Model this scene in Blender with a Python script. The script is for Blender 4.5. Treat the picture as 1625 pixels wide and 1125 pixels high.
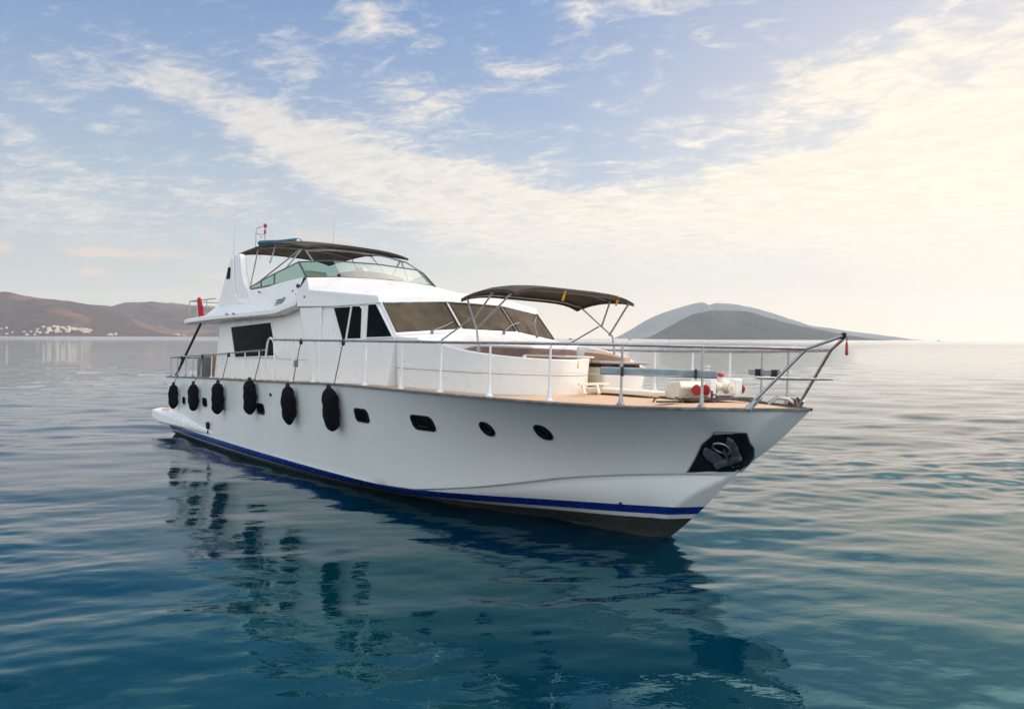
import bpy, bmesh, math, random
import numpy as np
from mathutils import Vector, Matrix, noise as mnoise
random.seed(7)
R=math.radians
for o in list(bpy.data.objects): bpy.data.objects.remove(o)
sc=bpy.context.scene
COL=sc.collection
# ------------------------------------------------------------------ camera
CAM_H=2.93
FPX=1200.0; CXP,CYP=812.5,562.5; HORY=536.2; ROLL=0.0052
cam_d=bpy.data.cameras.new('camera'); cam=bpy.data.objects.new('camera',cam_d); COL.objects.link(cam)
cam_d.sensor_width=36.0; cam_d.lens=36.0*FPX/1625.0; cam_d.clip_start=.1; cam_d.clip_end=60000
pt=math.atan2(CYP-HORY,FPX)
fwd=Vector((0,math.cos(pt),-math.sin(pt))); up0=Vector((0,math.sin(pt),math.cos(pt))); r0=Vector((1,0,0))
rgt=math.cos(ROLL)*r0+math.sin(ROLL)*up0; upv=-math.sin(ROLL)*r0+math.cos(ROLL)*up0
M=Matrix((rgt,upv,-fwd)).transposed().to_4x4(); M.translation=(0,0,CAM_H); cam.matrix_world=M
sc.camera=cam
# ------------------------------------------------------------------ light, exposure
SUN_AZ,SUN_EL=R(68),R(34)
sun_d=bpy.data.lights.new('sun','SUN'); sun_d.energy=1.6; sun_d.angle=R(6); sun_d.color=(1,.86,.70)
sun=bpy.data.objects.new('sun',sun_d); COL.objects.link(sun)
sdir=Vector((math.sin(SUN_AZ)*math.cos(SUN_EL),math.cos(SUN_AZ)*math.cos(SUN_EL),math.sin(SUN_EL)))
sun.rotation_euler=sdir.to_track_quat('Z','Y').to_euler()
sc.view_settings.view_transform='Standard'; sc.view_settings.look='None'
sc.view_settings.exposure=0.45; sc.view_settings.gamma=1
sc.cycles.use_denoising=True
sc.cycles.max_bounces=8; sc.cycles.volume_bounces=1; sc.cycles.transparent_max_bounces=12
sc.cycles.caustics_reflective=False; sc.cycles.caustics_refractive=False

class NT:
    """tiny node-graph helper: every call makes one node and returns its output"""
    def __init__(s,tree): s.t=tree; s.n=tree.nodes; s.l=tree.links
    def put(s,inp,v):
        if isinstance(v,bpy.types.NodeSocket): s.l.new(v,inp)
        elif v is not None: inp.default_value=v
    def m(s,op,a,b=None,c=None,clamp=False):
        n=s.n.new('ShaderNodeMath'); n.operation=op; n.use_clamp=clamp
        for i,v in enumerate((a,b,c)):
            if v is not None: s.put(n.inputs[i],v)
        return n.outputs[0]
    def mixc(s,f,a,b,bt='MIX'):
        n=s.n.new('ShaderNodeMix'); n.data_type='RGBA'; n.blend_type=bt
        s.put(n.inputs[0],f); 
        s.put(n.inputs[6],(*a,1) if isinstance(a,tuple) and len(a)==3 else a)
        s.put(n.inputs[7],(*b,1) if isinstance(b,tuple) and len(b)==3 else b)
        return n.outputs[2]
    def noise(s,vec,scale,detail=4,rough=.5,dist=0,lac=2.0):
        n=s.n.new('ShaderNodeTexNoise'); s.put(n.inputs['Vector'],vec)
        n.inputs['Scale'].default_value=scale; n.inputs['Detail'].default_value=detail
        n.inputs['Roughness'].default_value=rough; n.inputs['Distortion'].default_value=dist; n.inputs['Lacunarity'].default_value=lac
        return n.outputs[0]
    def ss(s,v,a,b,lo=0.,hi=1.):
        n=s.n.new('ShaderNodeMapRange'); n.interpolation_type='SMOOTHSTEP'
        for i,x in enumerate((v,a,b,lo,hi)): s.put(n.inputs[i],x)
        return n.outputs[0]
    def xyz(s,x,y,z):
        n=s.n.new('ShaderNodeCombineXYZ'); s.put(n.inputs[0],x);s.put(n.inputs[1],y);s.put(n.inputs[2],z); return n.outputs[0]
    def sep(s,v):
        n=s.n.new('ShaderNodeSeparateXYZ'); s.put(n.inputs[0],v); return n.outputs
    def scalev(s,v,sx,sy,sz):
        n=s.n.new('ShaderNodeVectorMath'); n.operation='MULTIPLY'; s.put(n.inputs[0],v); n.inputs[1].default_value=(sx,sy,sz); return n.outputs[0]

# ------------------------------------------------------------------ sky: Nishita + high cloud layers
def build_world():
    w=bpy.data.worlds.new('World'); sc.world=w; w.use_nodes=True
    t=w.node_tree; t.nodes.clear(); N=NT(t)
    out=t.nodes.new('ShaderNodeOutputWorld'); bg=t.nodes.new('ShaderNodeBackground')
    t.links.new(bg.outputs[0],out.inputs[0]); bg.inputs[1].default_value=0.1
    sky=t.nodes.new('ShaderNodeTexSky'); sky.sky_type='NISHITA'; sky.sun_disc=False
    sky.sun_elevation=SUN_EL; sky.sun_rotation=SUN_AZ; sky.air_density=1.0; sky.dust_density=1.2; sky.ozone_density=1.6
    tc=t.nodes.new('ShaderNodeTexCoord'); D=tc.outputs['Generated']
    x,y,z=N.sep(D)
    az=N.m('ARCTAN2',x,y); el=N.m('ARCSINE',z); ela=N.m('MAXIMUM',el,0.0)
    # cloud-deck coordinates (a flat layer overhead)
    zz=N.m('ADD',N.m('MAXIMUM',z,0.0),.10)
    px=N.m('DIVIDE',x,zz); py=N.m('DIVIDE',y,zz)
    a=R(-25)
    u=N.m('ADD',N.m('MULTIPLY',px,math.cos(a)),N.m('MULTIPLY',py,math.sin(a)))
    v=N.m('ADD',N.m('MULTIPLY',px,-math.sin(a)),N.m('MULTIPLY',py,math.cos(a)))
    P=N.xyz(u,N.m('MULTIPLY',v,1.0),0.0)
    n1=N.noise(P,3.0,9,.68,.5)
    n2=N.noise(N.xyz(N.m('MULTIPLY',u,1.0),N.m('MULTIPLY',v,1.5),3.1),9.5,6,.62,.5)
    n3=N.noise(N.xyz(u,v,7.7),.55,4,.5,.2)
    nn=N.m('ADD',N.m('MULTIPLY',n1,.62),N.m('MULTIPLY',n2,.38))
    A=lambda p:math.atan((p-CXP)/FPX)
    E=lambda p,q:math.atan((HORY+ROLL*(p-CXP)-q)/FPX*math.cos(A(p)))
    def blob(bx,by,su,sv,rot,wt):
        a0,e0=A(bx),E(bx,by); su/=FPX; sv/=FPX; c,s_=math.cos(R(rot)),math.sin(R(rot))
        da=N.m('SUBTRACT',az,a0); de=N.m('SUBTRACT',e0,el)
        uu=N.m('ADD',N.m('MULTIPLY',da,c/su),N.m('MULTIPLY',de,s_/su))
        vv=N.m('ADD',N.m('MULTIPLY',da,-s_/sv),N.m('MULTIPLY',de,c/sv))
        r2=N.m('MULTIPLY_ADD',uu,uu,N.m('MULTIPLY',vv,vv))
        return N.m('MULTIPLY',N.m('EXPONENT',N.m('MULTIPLY',r2,-1.0)),wt)
    BL=[(280,125,90,34,12,.52),(380,180,140,44,14,.60),(470,105,36,30,10,.40),(440,225,70,24,22,.46),(560,265,130,45,18,.62),
        (700,310,170,62,14,.72),(880,355,220,70,6,.84),(1080,350,220,58,-8,.84),(1330,285,250,62,-18,.88),(1590,205,230,80,-20,.95),
        (1500,400,420,110,-4,.62),(600,60,70,50,30,.60),(670,155,95,26,15,.54),(915,45,45,48,-35,.50),(1010,8,130,22,0,.52),
        (800,110,80,20,12,.34),(70,325,170,40,12,.78),(25,210,80,18,17,.56),(110,185,110,14,17,.40),(340,305,110,32,12,.50),
        (1130,150,95,13,12,.38),(1250,185,90,22,-8,.44),(1340,125,90,26,-12,.42),(1500,60,230,60,-14,.42),(60,95,90,12,25,.28),(640,200,200,60,20,.16),(1100,200,200,60,-10,.15)]
    cov=None
    for b in BL:
        g=blob(*b); cov=g if cov is None else N.m('ADD',cov,g)
    # outside the photographed window: broken cloud overall, thicker round the sun and behind
    off=N.ss(N.m('ABSOLUTE',az),R(40),R(60)); hi=N.ss(el,R(27),R(36))
    offw=N.m('MAXIMUM',off,hi)
    cov=N.m('ADD',cov,N.m('MULTIPLY',offw,N.ss(n3,.35,.6,.15,.85)))
    cov=N.m('MINIMUM',N.m('ADD',cov,.06),1.15)
    mask=N.ss(N.m('ADD',cov,N.m('MULTIPLY',N.m('SUBTRACT',nn,.5),4.2)),.12,1.12)
    mask=N.m('MULTIPLY',mask,N.ss(el,R(2.5),R(9)))
    # low cumulus puffs near the left horizon
    pf=None
    for b in [(180,402,55,9,4,.9),(150,432,22,10,0,.9),(120,400,30,7,5,.6),(290,403,42,7,0,.75),(335,438,26,7,0,.7),(350,341,30,8,5,.6),(505,376,60,12,5,.7),(340,372,40,8,15,.5),(5,392,16,12,0,.8),(150,470,60,6,0,.4),(230,455,50,8,5,.35)]:
        g=blob(*b); pf=g if pf is None else N.m('ADD',pf,g)
    npf=N.noise(N.xyz(N.m('MULTIPLY',az,1.0),N.m('MULTIPLY',el,2.2),0.0),30,6,.6,.2)
    pmask=N.ss(N.m('ADD',pf,N.m('MULTIPLY',N.m('SUBTRACT',npf,.5),1.6)),.25,.9)
    # nearness to the sun in azimuth: warms veil and clouds
    sx=N.m('ADD',N.m('MULTIPLY',x,math.sin(SUN_AZ)),N.m('MULTIPLY',y,math.cos(SUN_AZ)))
    warm=N.ss(sx,-.35,.85)
    K=10.0
    c=lambda r,g,b:(r*K,g*K,b*K)
    base=N.mixc(.62,sky.outputs[0],N.mixc(N.ss(el,R(5),R(27)),c(.27,.385,.52),c(.085,.205,.455)))
    # rear sky, out of view: brightness added to fill the shaded starboard side
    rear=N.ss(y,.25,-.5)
    veil_c=N.mixc(warm,c(.50,.48,.42),c(.88,.745,.575))
    veil=N.m('MULTIPLY',N.m('EXPONENT',N.m('MULTIPLY',ela,-1/R(8.5))),.96)
    veil2=N.m('MULTIPLY',N.ss(sx,.15,1.0),N.ss(el,R(45),R(0),0.12,.85))
    veil=N.m('MAXIMUM',veil,veil2)
    cl_c=N.mixc(warm,c(.57,.55,.535),c(.85,.755,.615))
    col=N.mixc(veil,base,veil_c)
    shade=N.ss(n2,.3,.75,.90,1.06)
    clc=N.mixc(1.0,cl_c,N.xyz(shade,shade,shade),'MULTIPLY')
    col=N.mixc(N.m('MULTIPLY',mask,.82),col,clc)
    col=N.mixc(N.m('MULTIPLY',pmask,.75),col,c(.60,.50,.43))
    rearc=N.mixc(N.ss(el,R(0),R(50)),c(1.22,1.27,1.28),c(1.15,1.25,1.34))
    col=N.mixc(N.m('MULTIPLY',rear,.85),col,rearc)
    # unseen bright patch added high on the right, lifts water reflections and boat
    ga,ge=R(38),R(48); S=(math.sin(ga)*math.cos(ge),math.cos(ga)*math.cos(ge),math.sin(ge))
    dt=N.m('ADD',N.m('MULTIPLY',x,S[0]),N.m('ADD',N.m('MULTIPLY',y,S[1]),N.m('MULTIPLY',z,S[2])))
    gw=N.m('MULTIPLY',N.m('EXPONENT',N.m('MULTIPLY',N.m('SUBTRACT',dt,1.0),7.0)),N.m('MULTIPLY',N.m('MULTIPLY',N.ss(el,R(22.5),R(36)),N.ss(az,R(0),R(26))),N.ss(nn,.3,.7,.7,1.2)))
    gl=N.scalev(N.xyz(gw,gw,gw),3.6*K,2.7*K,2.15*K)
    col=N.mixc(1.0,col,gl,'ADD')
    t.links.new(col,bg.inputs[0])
build_world()

# ------------------------------------------------------------------ materials
def mat(name,base=(.8,.8,.8),rough=.4,metal=0,var=0,vscale=3,bump=0,bscale=20,coat=0,spec=.5,base2=None,sheen=0,detail=5):
    m=bpy.data.materials.new(name); m.use_nodes=True; t=m.node_tree; N=NT(t)
    b=t.nodes['Principled BSDF']
    b.inputs['Roughness'].default_value=rough; b.inputs['Metallic'].default_value=metal
    b.inputs['Coat Weight'].default_value=coat; b.inputs['Specular IOR Level'].default_value=spec
    tc=t.nodes.new('ShaderNodeTexCoord'); O=tc.outputs['Object']
    if base2 is None: base2=tuple(min(1,c*(1-var)) for c in base)
    n=N.noise(O,vscale,detail,.6,.3)
    t.links.new(N.mixc(N.ss(n,.35,.65),base,base2),b.inputs['Base Color'])
    if rough>.02:
        t.links.new(N.m('MULTIPLY',N.ss(N.noise(O,vscale*2.3,4,.6),.3,.7,.8,1.25),rough),b.inputs['Roughness'])
    if bump>0:
        bn=t.nodes.new('ShaderNodeBump'); bn.inputs['Strength'].default_value=1; bn.inputs['Distance'].default_value=bump
        t.links.new(N.noise(O,bscale,4,.55),bn.inputs['Height']); t.links.new(bn.outputs[0],b.inputs['Normal'])
    return m
MT={}
MT['gel']=mat('white_gelcoat',(.80,.80,.79),.3,var=.015,vscale=.7,coat=.1)
MT['hull']=mat('white_hull_paint',(.77,.80,.79),.2,var=.03,vscale=.6,bump=.002,bscale=.6,coat=.2)  # faint teal of light bounced off the water put into the base colour
def streaks(m):
    # faint vertical weather streaks in the paint
    t=m.node_tree; N=NT(t); b=t.nodes['Principled BSDF']; src=b.inputs['Base Color'].links[0].from_socket
    tc=t.nodes.new('ShaderNodeTexCoord'); v=N.scalev(tc.outputs['Object'],7,7,.5)
    k=N.m('MULTIPLY',N.ss(N.noise(v,1.0,5,.65,.2),.52,.78),N.ss(N.noise(tc.outputs['Object'],.7,3,.5),.4,.65))
    t.links.new(N.mixc(N.m('MULTIPLY',k,.16),src,(.52,.50,.42)),b.inputs['Base Color'])
streaks(MT['hull']); streaks(MT['gel'])
MT['blue']=mat('blue_boot_stripe',(.006,.03,.26),.25,var=.25,vscale=2)
MT['anti']=mat('grey_antifouling',(.058,.062,.060),.6,base2=(.036,.041,.038),vscale=3.5,bump=.004,bscale=25)
MT['wood']=mat('weathered_capping',(.20,.185,.165),.55,base2=(.12,.10,.085),vscale=9)
MT['steel']=mat('stainless_rail',(.36,.36,.38),.3,metal=.85,var=.2,vscale=6)
MT['white_post']=mat('white_painted_post',(.78,.78,.78),.3,var=.06)
MT['pipe']=mat('grey_bimini_tube',(.33,.33,.34),.35,metal=.5,var=.2)
MT['darkglass']=mat('dark_tinted_glass',(.004,.009,.011),.08,var=.3,spec=.08)
MT['darkglass'].node_tree.nodes['Principled BSDF'].inputs['IOR'].default_value=1.14
MT['black']=mat('black_rubber',(.010,.010,.012),.6,var=.3)
MT['fend']=mat('black_fender_cloth',(.009,.010,.014),.95,var=.3,vscale=9,bump=.006,bscale=60,spec=.15)
MT['canvas']=mat('dark_brown_canvas',(.075,.064,.048),.9,base2=(.055,.047,.036),vscale=2,bump=.01,bscale=6,spec=.15)
MT['cover']=mat('brown_mesh_window_cover',(.085,.068,.048),.85,base2=(.055,.045,.032),vscale=1.6,bump=.025,bscale=2.6,spec=.2,detail=3)
MT['mauve']=mat('mauve_vinyl_cushion',(.20,.125,.12),.55,var=.2,vscale=4,bump=.006,bscale=7)
MT['tan']=mat('tan_vinyl_cushion',(.62,.42,.30),.55,var=.12,vscale=4,bump=.006,bscale=7)
MT['greypad']=mat('grey_sunbed_pad',(.36,.33,.33),.7,var=.12,vscale=5,bump=.008,bscale=9)
MT['cream']=mat('cream_gelcoat',(.74,.68,.56),.35,var=.07,vscale=3)
MT['beige']=mat('beige_windlass_paint',(.66,.60,.50),.45,base2=(.55,.48,.38),vscale=7)
MT['red']=mat('red_paint',(.42,.025,.03),.4,var=.25,vscale=9)
MT['yellow']=mat('yellow_webbing',(.75,.48,.02),.7,var=.15,vscale=20)
MT['flag']=mat('red_flag_cloth',(.50,.012,.015),.85,base2=(.30,.008,.01),vscale=8,bump=.02,bscale=14)
MT['bluecover']=mat('blue_canvas_cover',(.012,.13,.24),.85,var=.25,vscale=4,bump=.01,bscale=9)
MT['plank']=mat('grey_blue_plank',(.27,.32,.35),.55,base2=(.21,.25,.28),vscale=6)
MT['anchor']=mat('galvanised_anchor',(.10,.125,.145),.6,base2=(.055,.07,.085),vscale=14,metal=.2)
MT['recess']=mat('dark_anchor_plate',(.012,.022,.022),.3,var=.4,vscale=4,metal=.3,spec=.3)
MT['rope']=mat('grey_rope',(.16,.16,.16),.9,base2=(.09,.09,.09),vscale=40)
MT['whip']=mat('white_antenna',(.6,.6,.6),.5,var=.1)
MT['bluegrey']=mat('dark_blue_frame',(.045,.075,.11),.4,var=.2)
MT['console']=mat('dark_dash_cover',(.045,.055,.05),.8,var=.25,vscale=5,bump=.01,bscale=6)
MT['iron']=mat('rusty_dark_iron',(.10,.075,.06),.6,base2=(.05,.04,.035),vscale=12,metal=.4)
MT['vent']=mat('grey_vent_metal',(.18,.19,.20),.5,var=.3)
def teak():
    m=mat('teak_deck',(.55,.36,.23),.65,base2=(.46,.30,.19),vscale=3)
    t=m.node_tree; N=NT(t); b=t.nodes['Principled BSDF']
    tc=t.nodes.new('ShaderNodeTexCoord'); s=N.sep(tc.outputs['Object'])
    f=N.m('FRACT',N.m('MULTIPLY',s[1],1/.055)); seam=N.m('LESS_THAN',f,.09)
    plank=N.m('FLOOR',N.m('MULTIPLY',s[1],1/.055))
    wn=t.nodes.new('ShaderNodeTexWhiteNoise'); wn.noise_dimensions='1D'; t.links.new(plank,wn.inputs['W'])
    grain=N.noise(N.scalev(tc.outputs['Object'],2,30,1),3,4,.6)
    c=N.mixc(N.m('MULTIPLY',N.m('ADD',wn.outputs[0],grain),.5),(.62,.44,.29),(.47,.325,.21))
    t.links.new(N.mixc(seam,c,(.07,.055,.045)),b.inputs['Base Color'])
    return m
MT['teak']=teak()
def tinted():
    m=bpy.data.materials.new('green_tinted_acrylic'); m.use_nodes=True; t=m.node_tree; t.nodes.clear()
    o=t.nodes.new('ShaderNodeOutputMaterial'); tr=t.nodes.new('ShaderNodeBsdfTransparent'); gl=t.nodes.new('ShaderNodeBsdfGlossy')
    tr.inputs[0].default_value=(.38,.54,.48,1); gl.inputs[0].default_value=(.9,1,.97,1); gl.inputs['Roughness'].default_value=.04
    fr=t.nodes.new('ShaderNodeFresnel'); fr.inputs[0].default_value=1.45
    mx=t.nodes.new('ShaderNodeMixShader'); t.links.new(NT(t).m('MULTIPLY',fr.outputs[0],.3),mx.inputs[0]); t.links.new(tr.outputs[0],mx.inputs[1]); t.links.new(gl.outputs[0],mx.inputs[2])
    t.links.new(mx.outputs[0],o.inputs[0]); return m
MT['tint']=tinted()

# ------------------------------------------------------------------ boat frame and hull shape
TH,PH=R(50.7),R(1.95)
X1=Vector((math.cos(TH),-math.sin(TH),0)); Z1=Vector((0,0,1)); Y1=Z1.cross(X1)
Y2=math.cos(PH)*Y1-math.sin(PH)*Z1; Z3=X1.cross(Y2)
MB_=Matrix((X1,Y2,Z3)).transposed().to_4x4(); MB_.translation=(2.33,11.09,0)
def pchip(xs,ys):
    xs=np.array(xs,float);ys=np.array(ys,float);h=np.diff(xs);d=np.diff(ys)/h
    m=np.zeros_like(xs)
    for i in range(1,len(xs)-1):
        if d[i-1]*d[i]>0:
            w1=2*h[i]+h[i-1];w2=h[i]+2*h[i-1];m[i]=(w1+w2)/(w1/d[i-1]+w2/d[i])
    m[0]=d[0];m[-1]=d[-1]
    def f(x):
        x=np.clip(np.asarray(x,float),xs[0],xs[-1]);i=np.clip(np.searchsorted(xs,x)-1,0,len(xs)-2)
        t=(x-xs[i])/h[i]
        return (1+2*t)*(1-t)**2*ys[i]+t*(1-t)**2*h[i]*m[i]+t*t*(3-2*t)*ys[i+1]+t*t*(t-1)*h[i]*m[i+1]
    return f
def T(*p):
    p=sorted(p); return pchip([a for a,b in p],[b for a,b in p])
b_=T((2.16,0),(2.10,.12),(1.95,.29),(1.65,.6),(1.24,1.05),(.42,1.67),(-.46,2.11),(-1.44,2.38),(-2.45,2.54),(-4,2.63),(-6,2.66),(-9,2.66),(-13,2.58),(-17.5,2.42))
zs_=T((2.16,2.05),(1.2,2.012),(0,1.99),(-2,1.995),(-5,1.985),(-8,1.90),(-11,1.815),(-14,1.725),(-17.5,1.61))
bc_=T((1.12,0),(.8,.27),(.4,.55),(0,.79),(-1,1.22),(-2,1.54),(-3,1.80),(-4,2.0),(-5,2.14),(-6,2.24),(-8,2.35),(-11,2.43),(-14,2.44),(-17.5,2.36))
zc_=T((1.12,1.10),(1.0,1.09),(.67,1.07),(-.08,.99),(-.96,.85),(-1.77,.67),(-2.47,.52),(-3.25,.38),(-4,.26),(-4.9,.12),(-8,.0),(-17.5,-.1))
bw_=T((0.0,0),(-.1,.06),(-.55,.24),(-1.68,.47),(-2.82,.85),(-4.14,1.27),(-5.67,1.69),(-7.62,2.06),(-10.6,2.27),(-13.6,2.34),(-17.5,2.30))
zt_=T((.7,.57),(.3,.545),(-1,.46),(-2.5,.35),(-4,.26),(-5,.225),(-9,.225),(-17.5,.2))
zb_=T((.7,.45),(.3,.425),(-1,.335),(-2.5,.225),(-4,.125),(-5,.07),(-9,.06),(-17.5,.05))
zl_=T((.7,.375),(.3,.355),(-1,.27),(-2.5,.165),(-4,.075),(-5,.025),(-9,.02),(-17.5,.01))
st_=T((1.12,.0),(.9,.06),(.4,.10),(-2,.13),(-3.5,.08),(-4.5,.02),(-5.2,0),(-17.5,0))
xstem=T((-.7,-1.4),(-.3,-.45),(0,0),(.27,.31),(.55,.60),(1.1,1.12),(1.58,1.70),(2.05,2.16))
def zce(x): return np.maximum(zc_(x),zt_(x)+.012)
def hh(x,z,inner=False):
    x=np.asarray(x,float);z=np.asarray(z,float)
    zc=zce(x);zs=zs_(x);bw=bw_(x);bi=np.maximum(bc_(x)-st_(x),bw)
    t=np.clip((z-zc)/(zs-zc),0,1); bc=np.maximum(bc_(x),bi)
    fl=np.clip((x+7)/5,0,1)
    up=bc+(b_(x)-bc)*(t*(1-fl)+fl*(.55*t+.45*t**2.2))
    tl=np.clip(z/np.maximum(zc-.03,.05),0,1)
    low=bw+(bi-bw)*np.sin(tl*np.pi/2)**.9
    td=np.clip(-z/.7,0,1); dn=bw*(1-.75*td**1.5)
    top=(z>=zc-1e-6) if not inner else (z>=zc+1e9)
    y=np.where(top,up,np.where(z>=0,low,dn))
    d=np.maximum(xstem(z)-x,0)
    return np.minimum(y,d*1.6)
def hp(x,z,out=0.0):
    """point on the starboard hull skin, pushed out along its normal"""
    e=.02
    p=Vector((x,-float(hh(x,z)),z))
    dx=Vector((2*e,-float(hh(x+e,z)-hh(x-e,z)),0)); dz=Vector((0,-float(hh(x,z+e)-hh(x,z-e)),2*e))
    n=dx.cross(dz); n.normalize()
    if n.y>0: n=-n
    return p+n*out

class MB:
    def __init__(s): s.v=[]; s.f=[]; s.sm=[]
    def add(s,vs,fs,smooth=False):
        o=len(s.v); s.v+= [tuple(v) for v in vs]; s.f+=[tuple(i+o for i in f) for f in fs]; s.sm+=[smooth]*len(fs); return s
    def grid(s,rows,smooth=True,closed=False):
        n=len(rows[0]); vs=[p for r in rows for p in r]; fs=[]
        for i in range(len(rows)-1):
            for j in range(n if closed else n-1):
                k=(j+1)%n; fs.append((i*n+j,i*n+k,(i+1)*n+k,(i+1)*n+j))
        return s.add(vs,fs,smooth)
    def poly(s,pts): return s.add(pts,[tuple(range(len(pts)))])
    def prism(s,pts,vec,smooth=False):
        n=len(pts); v=Vector(vec); vs=[Vector(p) for p in pts]; vs+= [p+v for p in vs]
        fs=[tuple(range(n-1,-1,-1)),tuple(range(n,2*n))]+[(i,(i+1)%n,n+(i+1)%n,n+i) for i in range(n)]
        return s.add(vs,fs,smooth)
    def box(s,c,d,rot=None):
        c=Vector(c); hx,hy,hz=[q/2 for q in d]
        vs=[Vector((a*hx,b*hy,e*hz)) for e in (-1,1) for a,b in ((-1,-1),(1,-1),(1,1),(-1,1))]
        if rot is not None: vs=[rot@v for v in vs]
        return s.add([c+v for v in vs],[(3,2,1,0),(4,5,6,7),(0,1,5,4),(1,2,6,5),(2,3,7,6),(3,0,4,7)])
    def tube(s,path,r,n=8,caps=True):
        P=[Vector(p) for p in path]; rr=r if isinstance(r,(list,tuple)) else [r]*len(P)
        t0=(P[1]-P[0]).normalized(); a=Vector((0,0,1)) if abs(t0.z)<.9 else Vector((1,0,0))
        nrm=(a-t0*a.dot(t0)).normalized(); rows=[]
        for i,p in enumerate(P):
            t=(P[min(i+1,len(P)-1)]-P[max(i-1,0)]).normalized()
            nrm=(nrm-t*nrm.dot(t)).normalized(); bn=t.cross(nrm)
            rows.append([p+(nrm*math.cos(2*math.pi*k/n)+bn*math.sin(2*math.pi*k/n))*rr[i] for k in range(n)])
        o=len(s.v); s.grid(rows,True,True)
        if caps: s.add(rows[0],[tuple(range(n-1,-1,-1))]); s.add(rows[-1],[tuple(range(n))])
        return s
    def lathe(s,c,axis,prof,n=20,squash=1.0):
        c=Vector(c); ax=Vector(axis).normalized(); a=Vector((0,0,1)) if abs(ax.z)<.9 else Vector((1,0,0))
        e1=(a-ax*a.dot(ax)).normalized(); e2=ax.cross(e1)
        rows=[[c+ax*h+(e1*math.cos(2*math.pi*k/n)+e2*math.sin(2*math.pi*k/n)*squash)*max(r,1e-4) for k in range(n)] for h,r in prof]
        s.grid(rows,True,True)
        s.add(rows[0],[tuple(range(n-1,-1,-1))]); s.add(rows[-1],[tuple(range(n))]); return s
    def mirror(s):
        n=len(s.v); s.v+=[(x,-y,z) for x,y,z in s.v]; s.f+=[tuple(n+i for i in reversed(f)) for f in s.f]; s.sm+=list(s.sm); return s
    def build(s,name,m,parent=None,base=None,bevel=0,ang=35,seg=2,boat=True,fix=True):
        me=bpy.data.meshes.new(name)
        if parent is not None and base is None: base=BASE.get(parent.name,Vector((0,0,0)))
        if base is None: base=Vector((0,0,0))
        base=Vector(base)
        me.from_pydata([tuple(Vector(v)-base) for v in s.v],[],s.f)
        bm=bmesh.new(); bm.from_mesh(me)
        bmesh.ops.remove_doubles(bm,verts=bm.verts,dist=1e-5)
        if fix: bmesh.ops.recalc_face_normals(bm,faces=bm.faces)
        for f in bm.faces: f.smooth=True
        bm.to_mesh(me); bm.free()
        me.set_sharp_from_angle(angle=R(ang))
        me.materials.append(MT[m] if isinstance(m,str) else m)
        o=bpy.data.objects.new(name,me); COL.objects.link(o)
        if parent is not None: o.parent=parent; BASE[o.name]=base
        else:
            BASE[o.name]=base
            o.matrix_world=(MB_ if boat else Matrix())@Matrix.Translation(base)
        if bevel>0:
            bv=o.modifiers.new('bevel','BEVEL'); bv.width=bevel; bv.segments=seg; bv.limit_method='ANGLE'; bv.angle_limit=R(30); bv.harden_normals=True
        return o
BASE={}
def tag(o,label=None,cat=None,group=None,kind=None):
    for k,v in (('label',label),('category',cat),('group',group),('kind',kind)):
        if v: o[k]=v
    return o
def thing(name,label,cat,base,group=None,boat=True):
    o=bpy.data.objects.new(name,None); COL.objects.link(o); o.empty_display_size=.1
    BASE[o.name]=Vector(base); o.matrix_world=(MB_ if boat else Matrix())@Matrix.Translation(Vector(base))
    return tag(o,label,cat,group)

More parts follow.
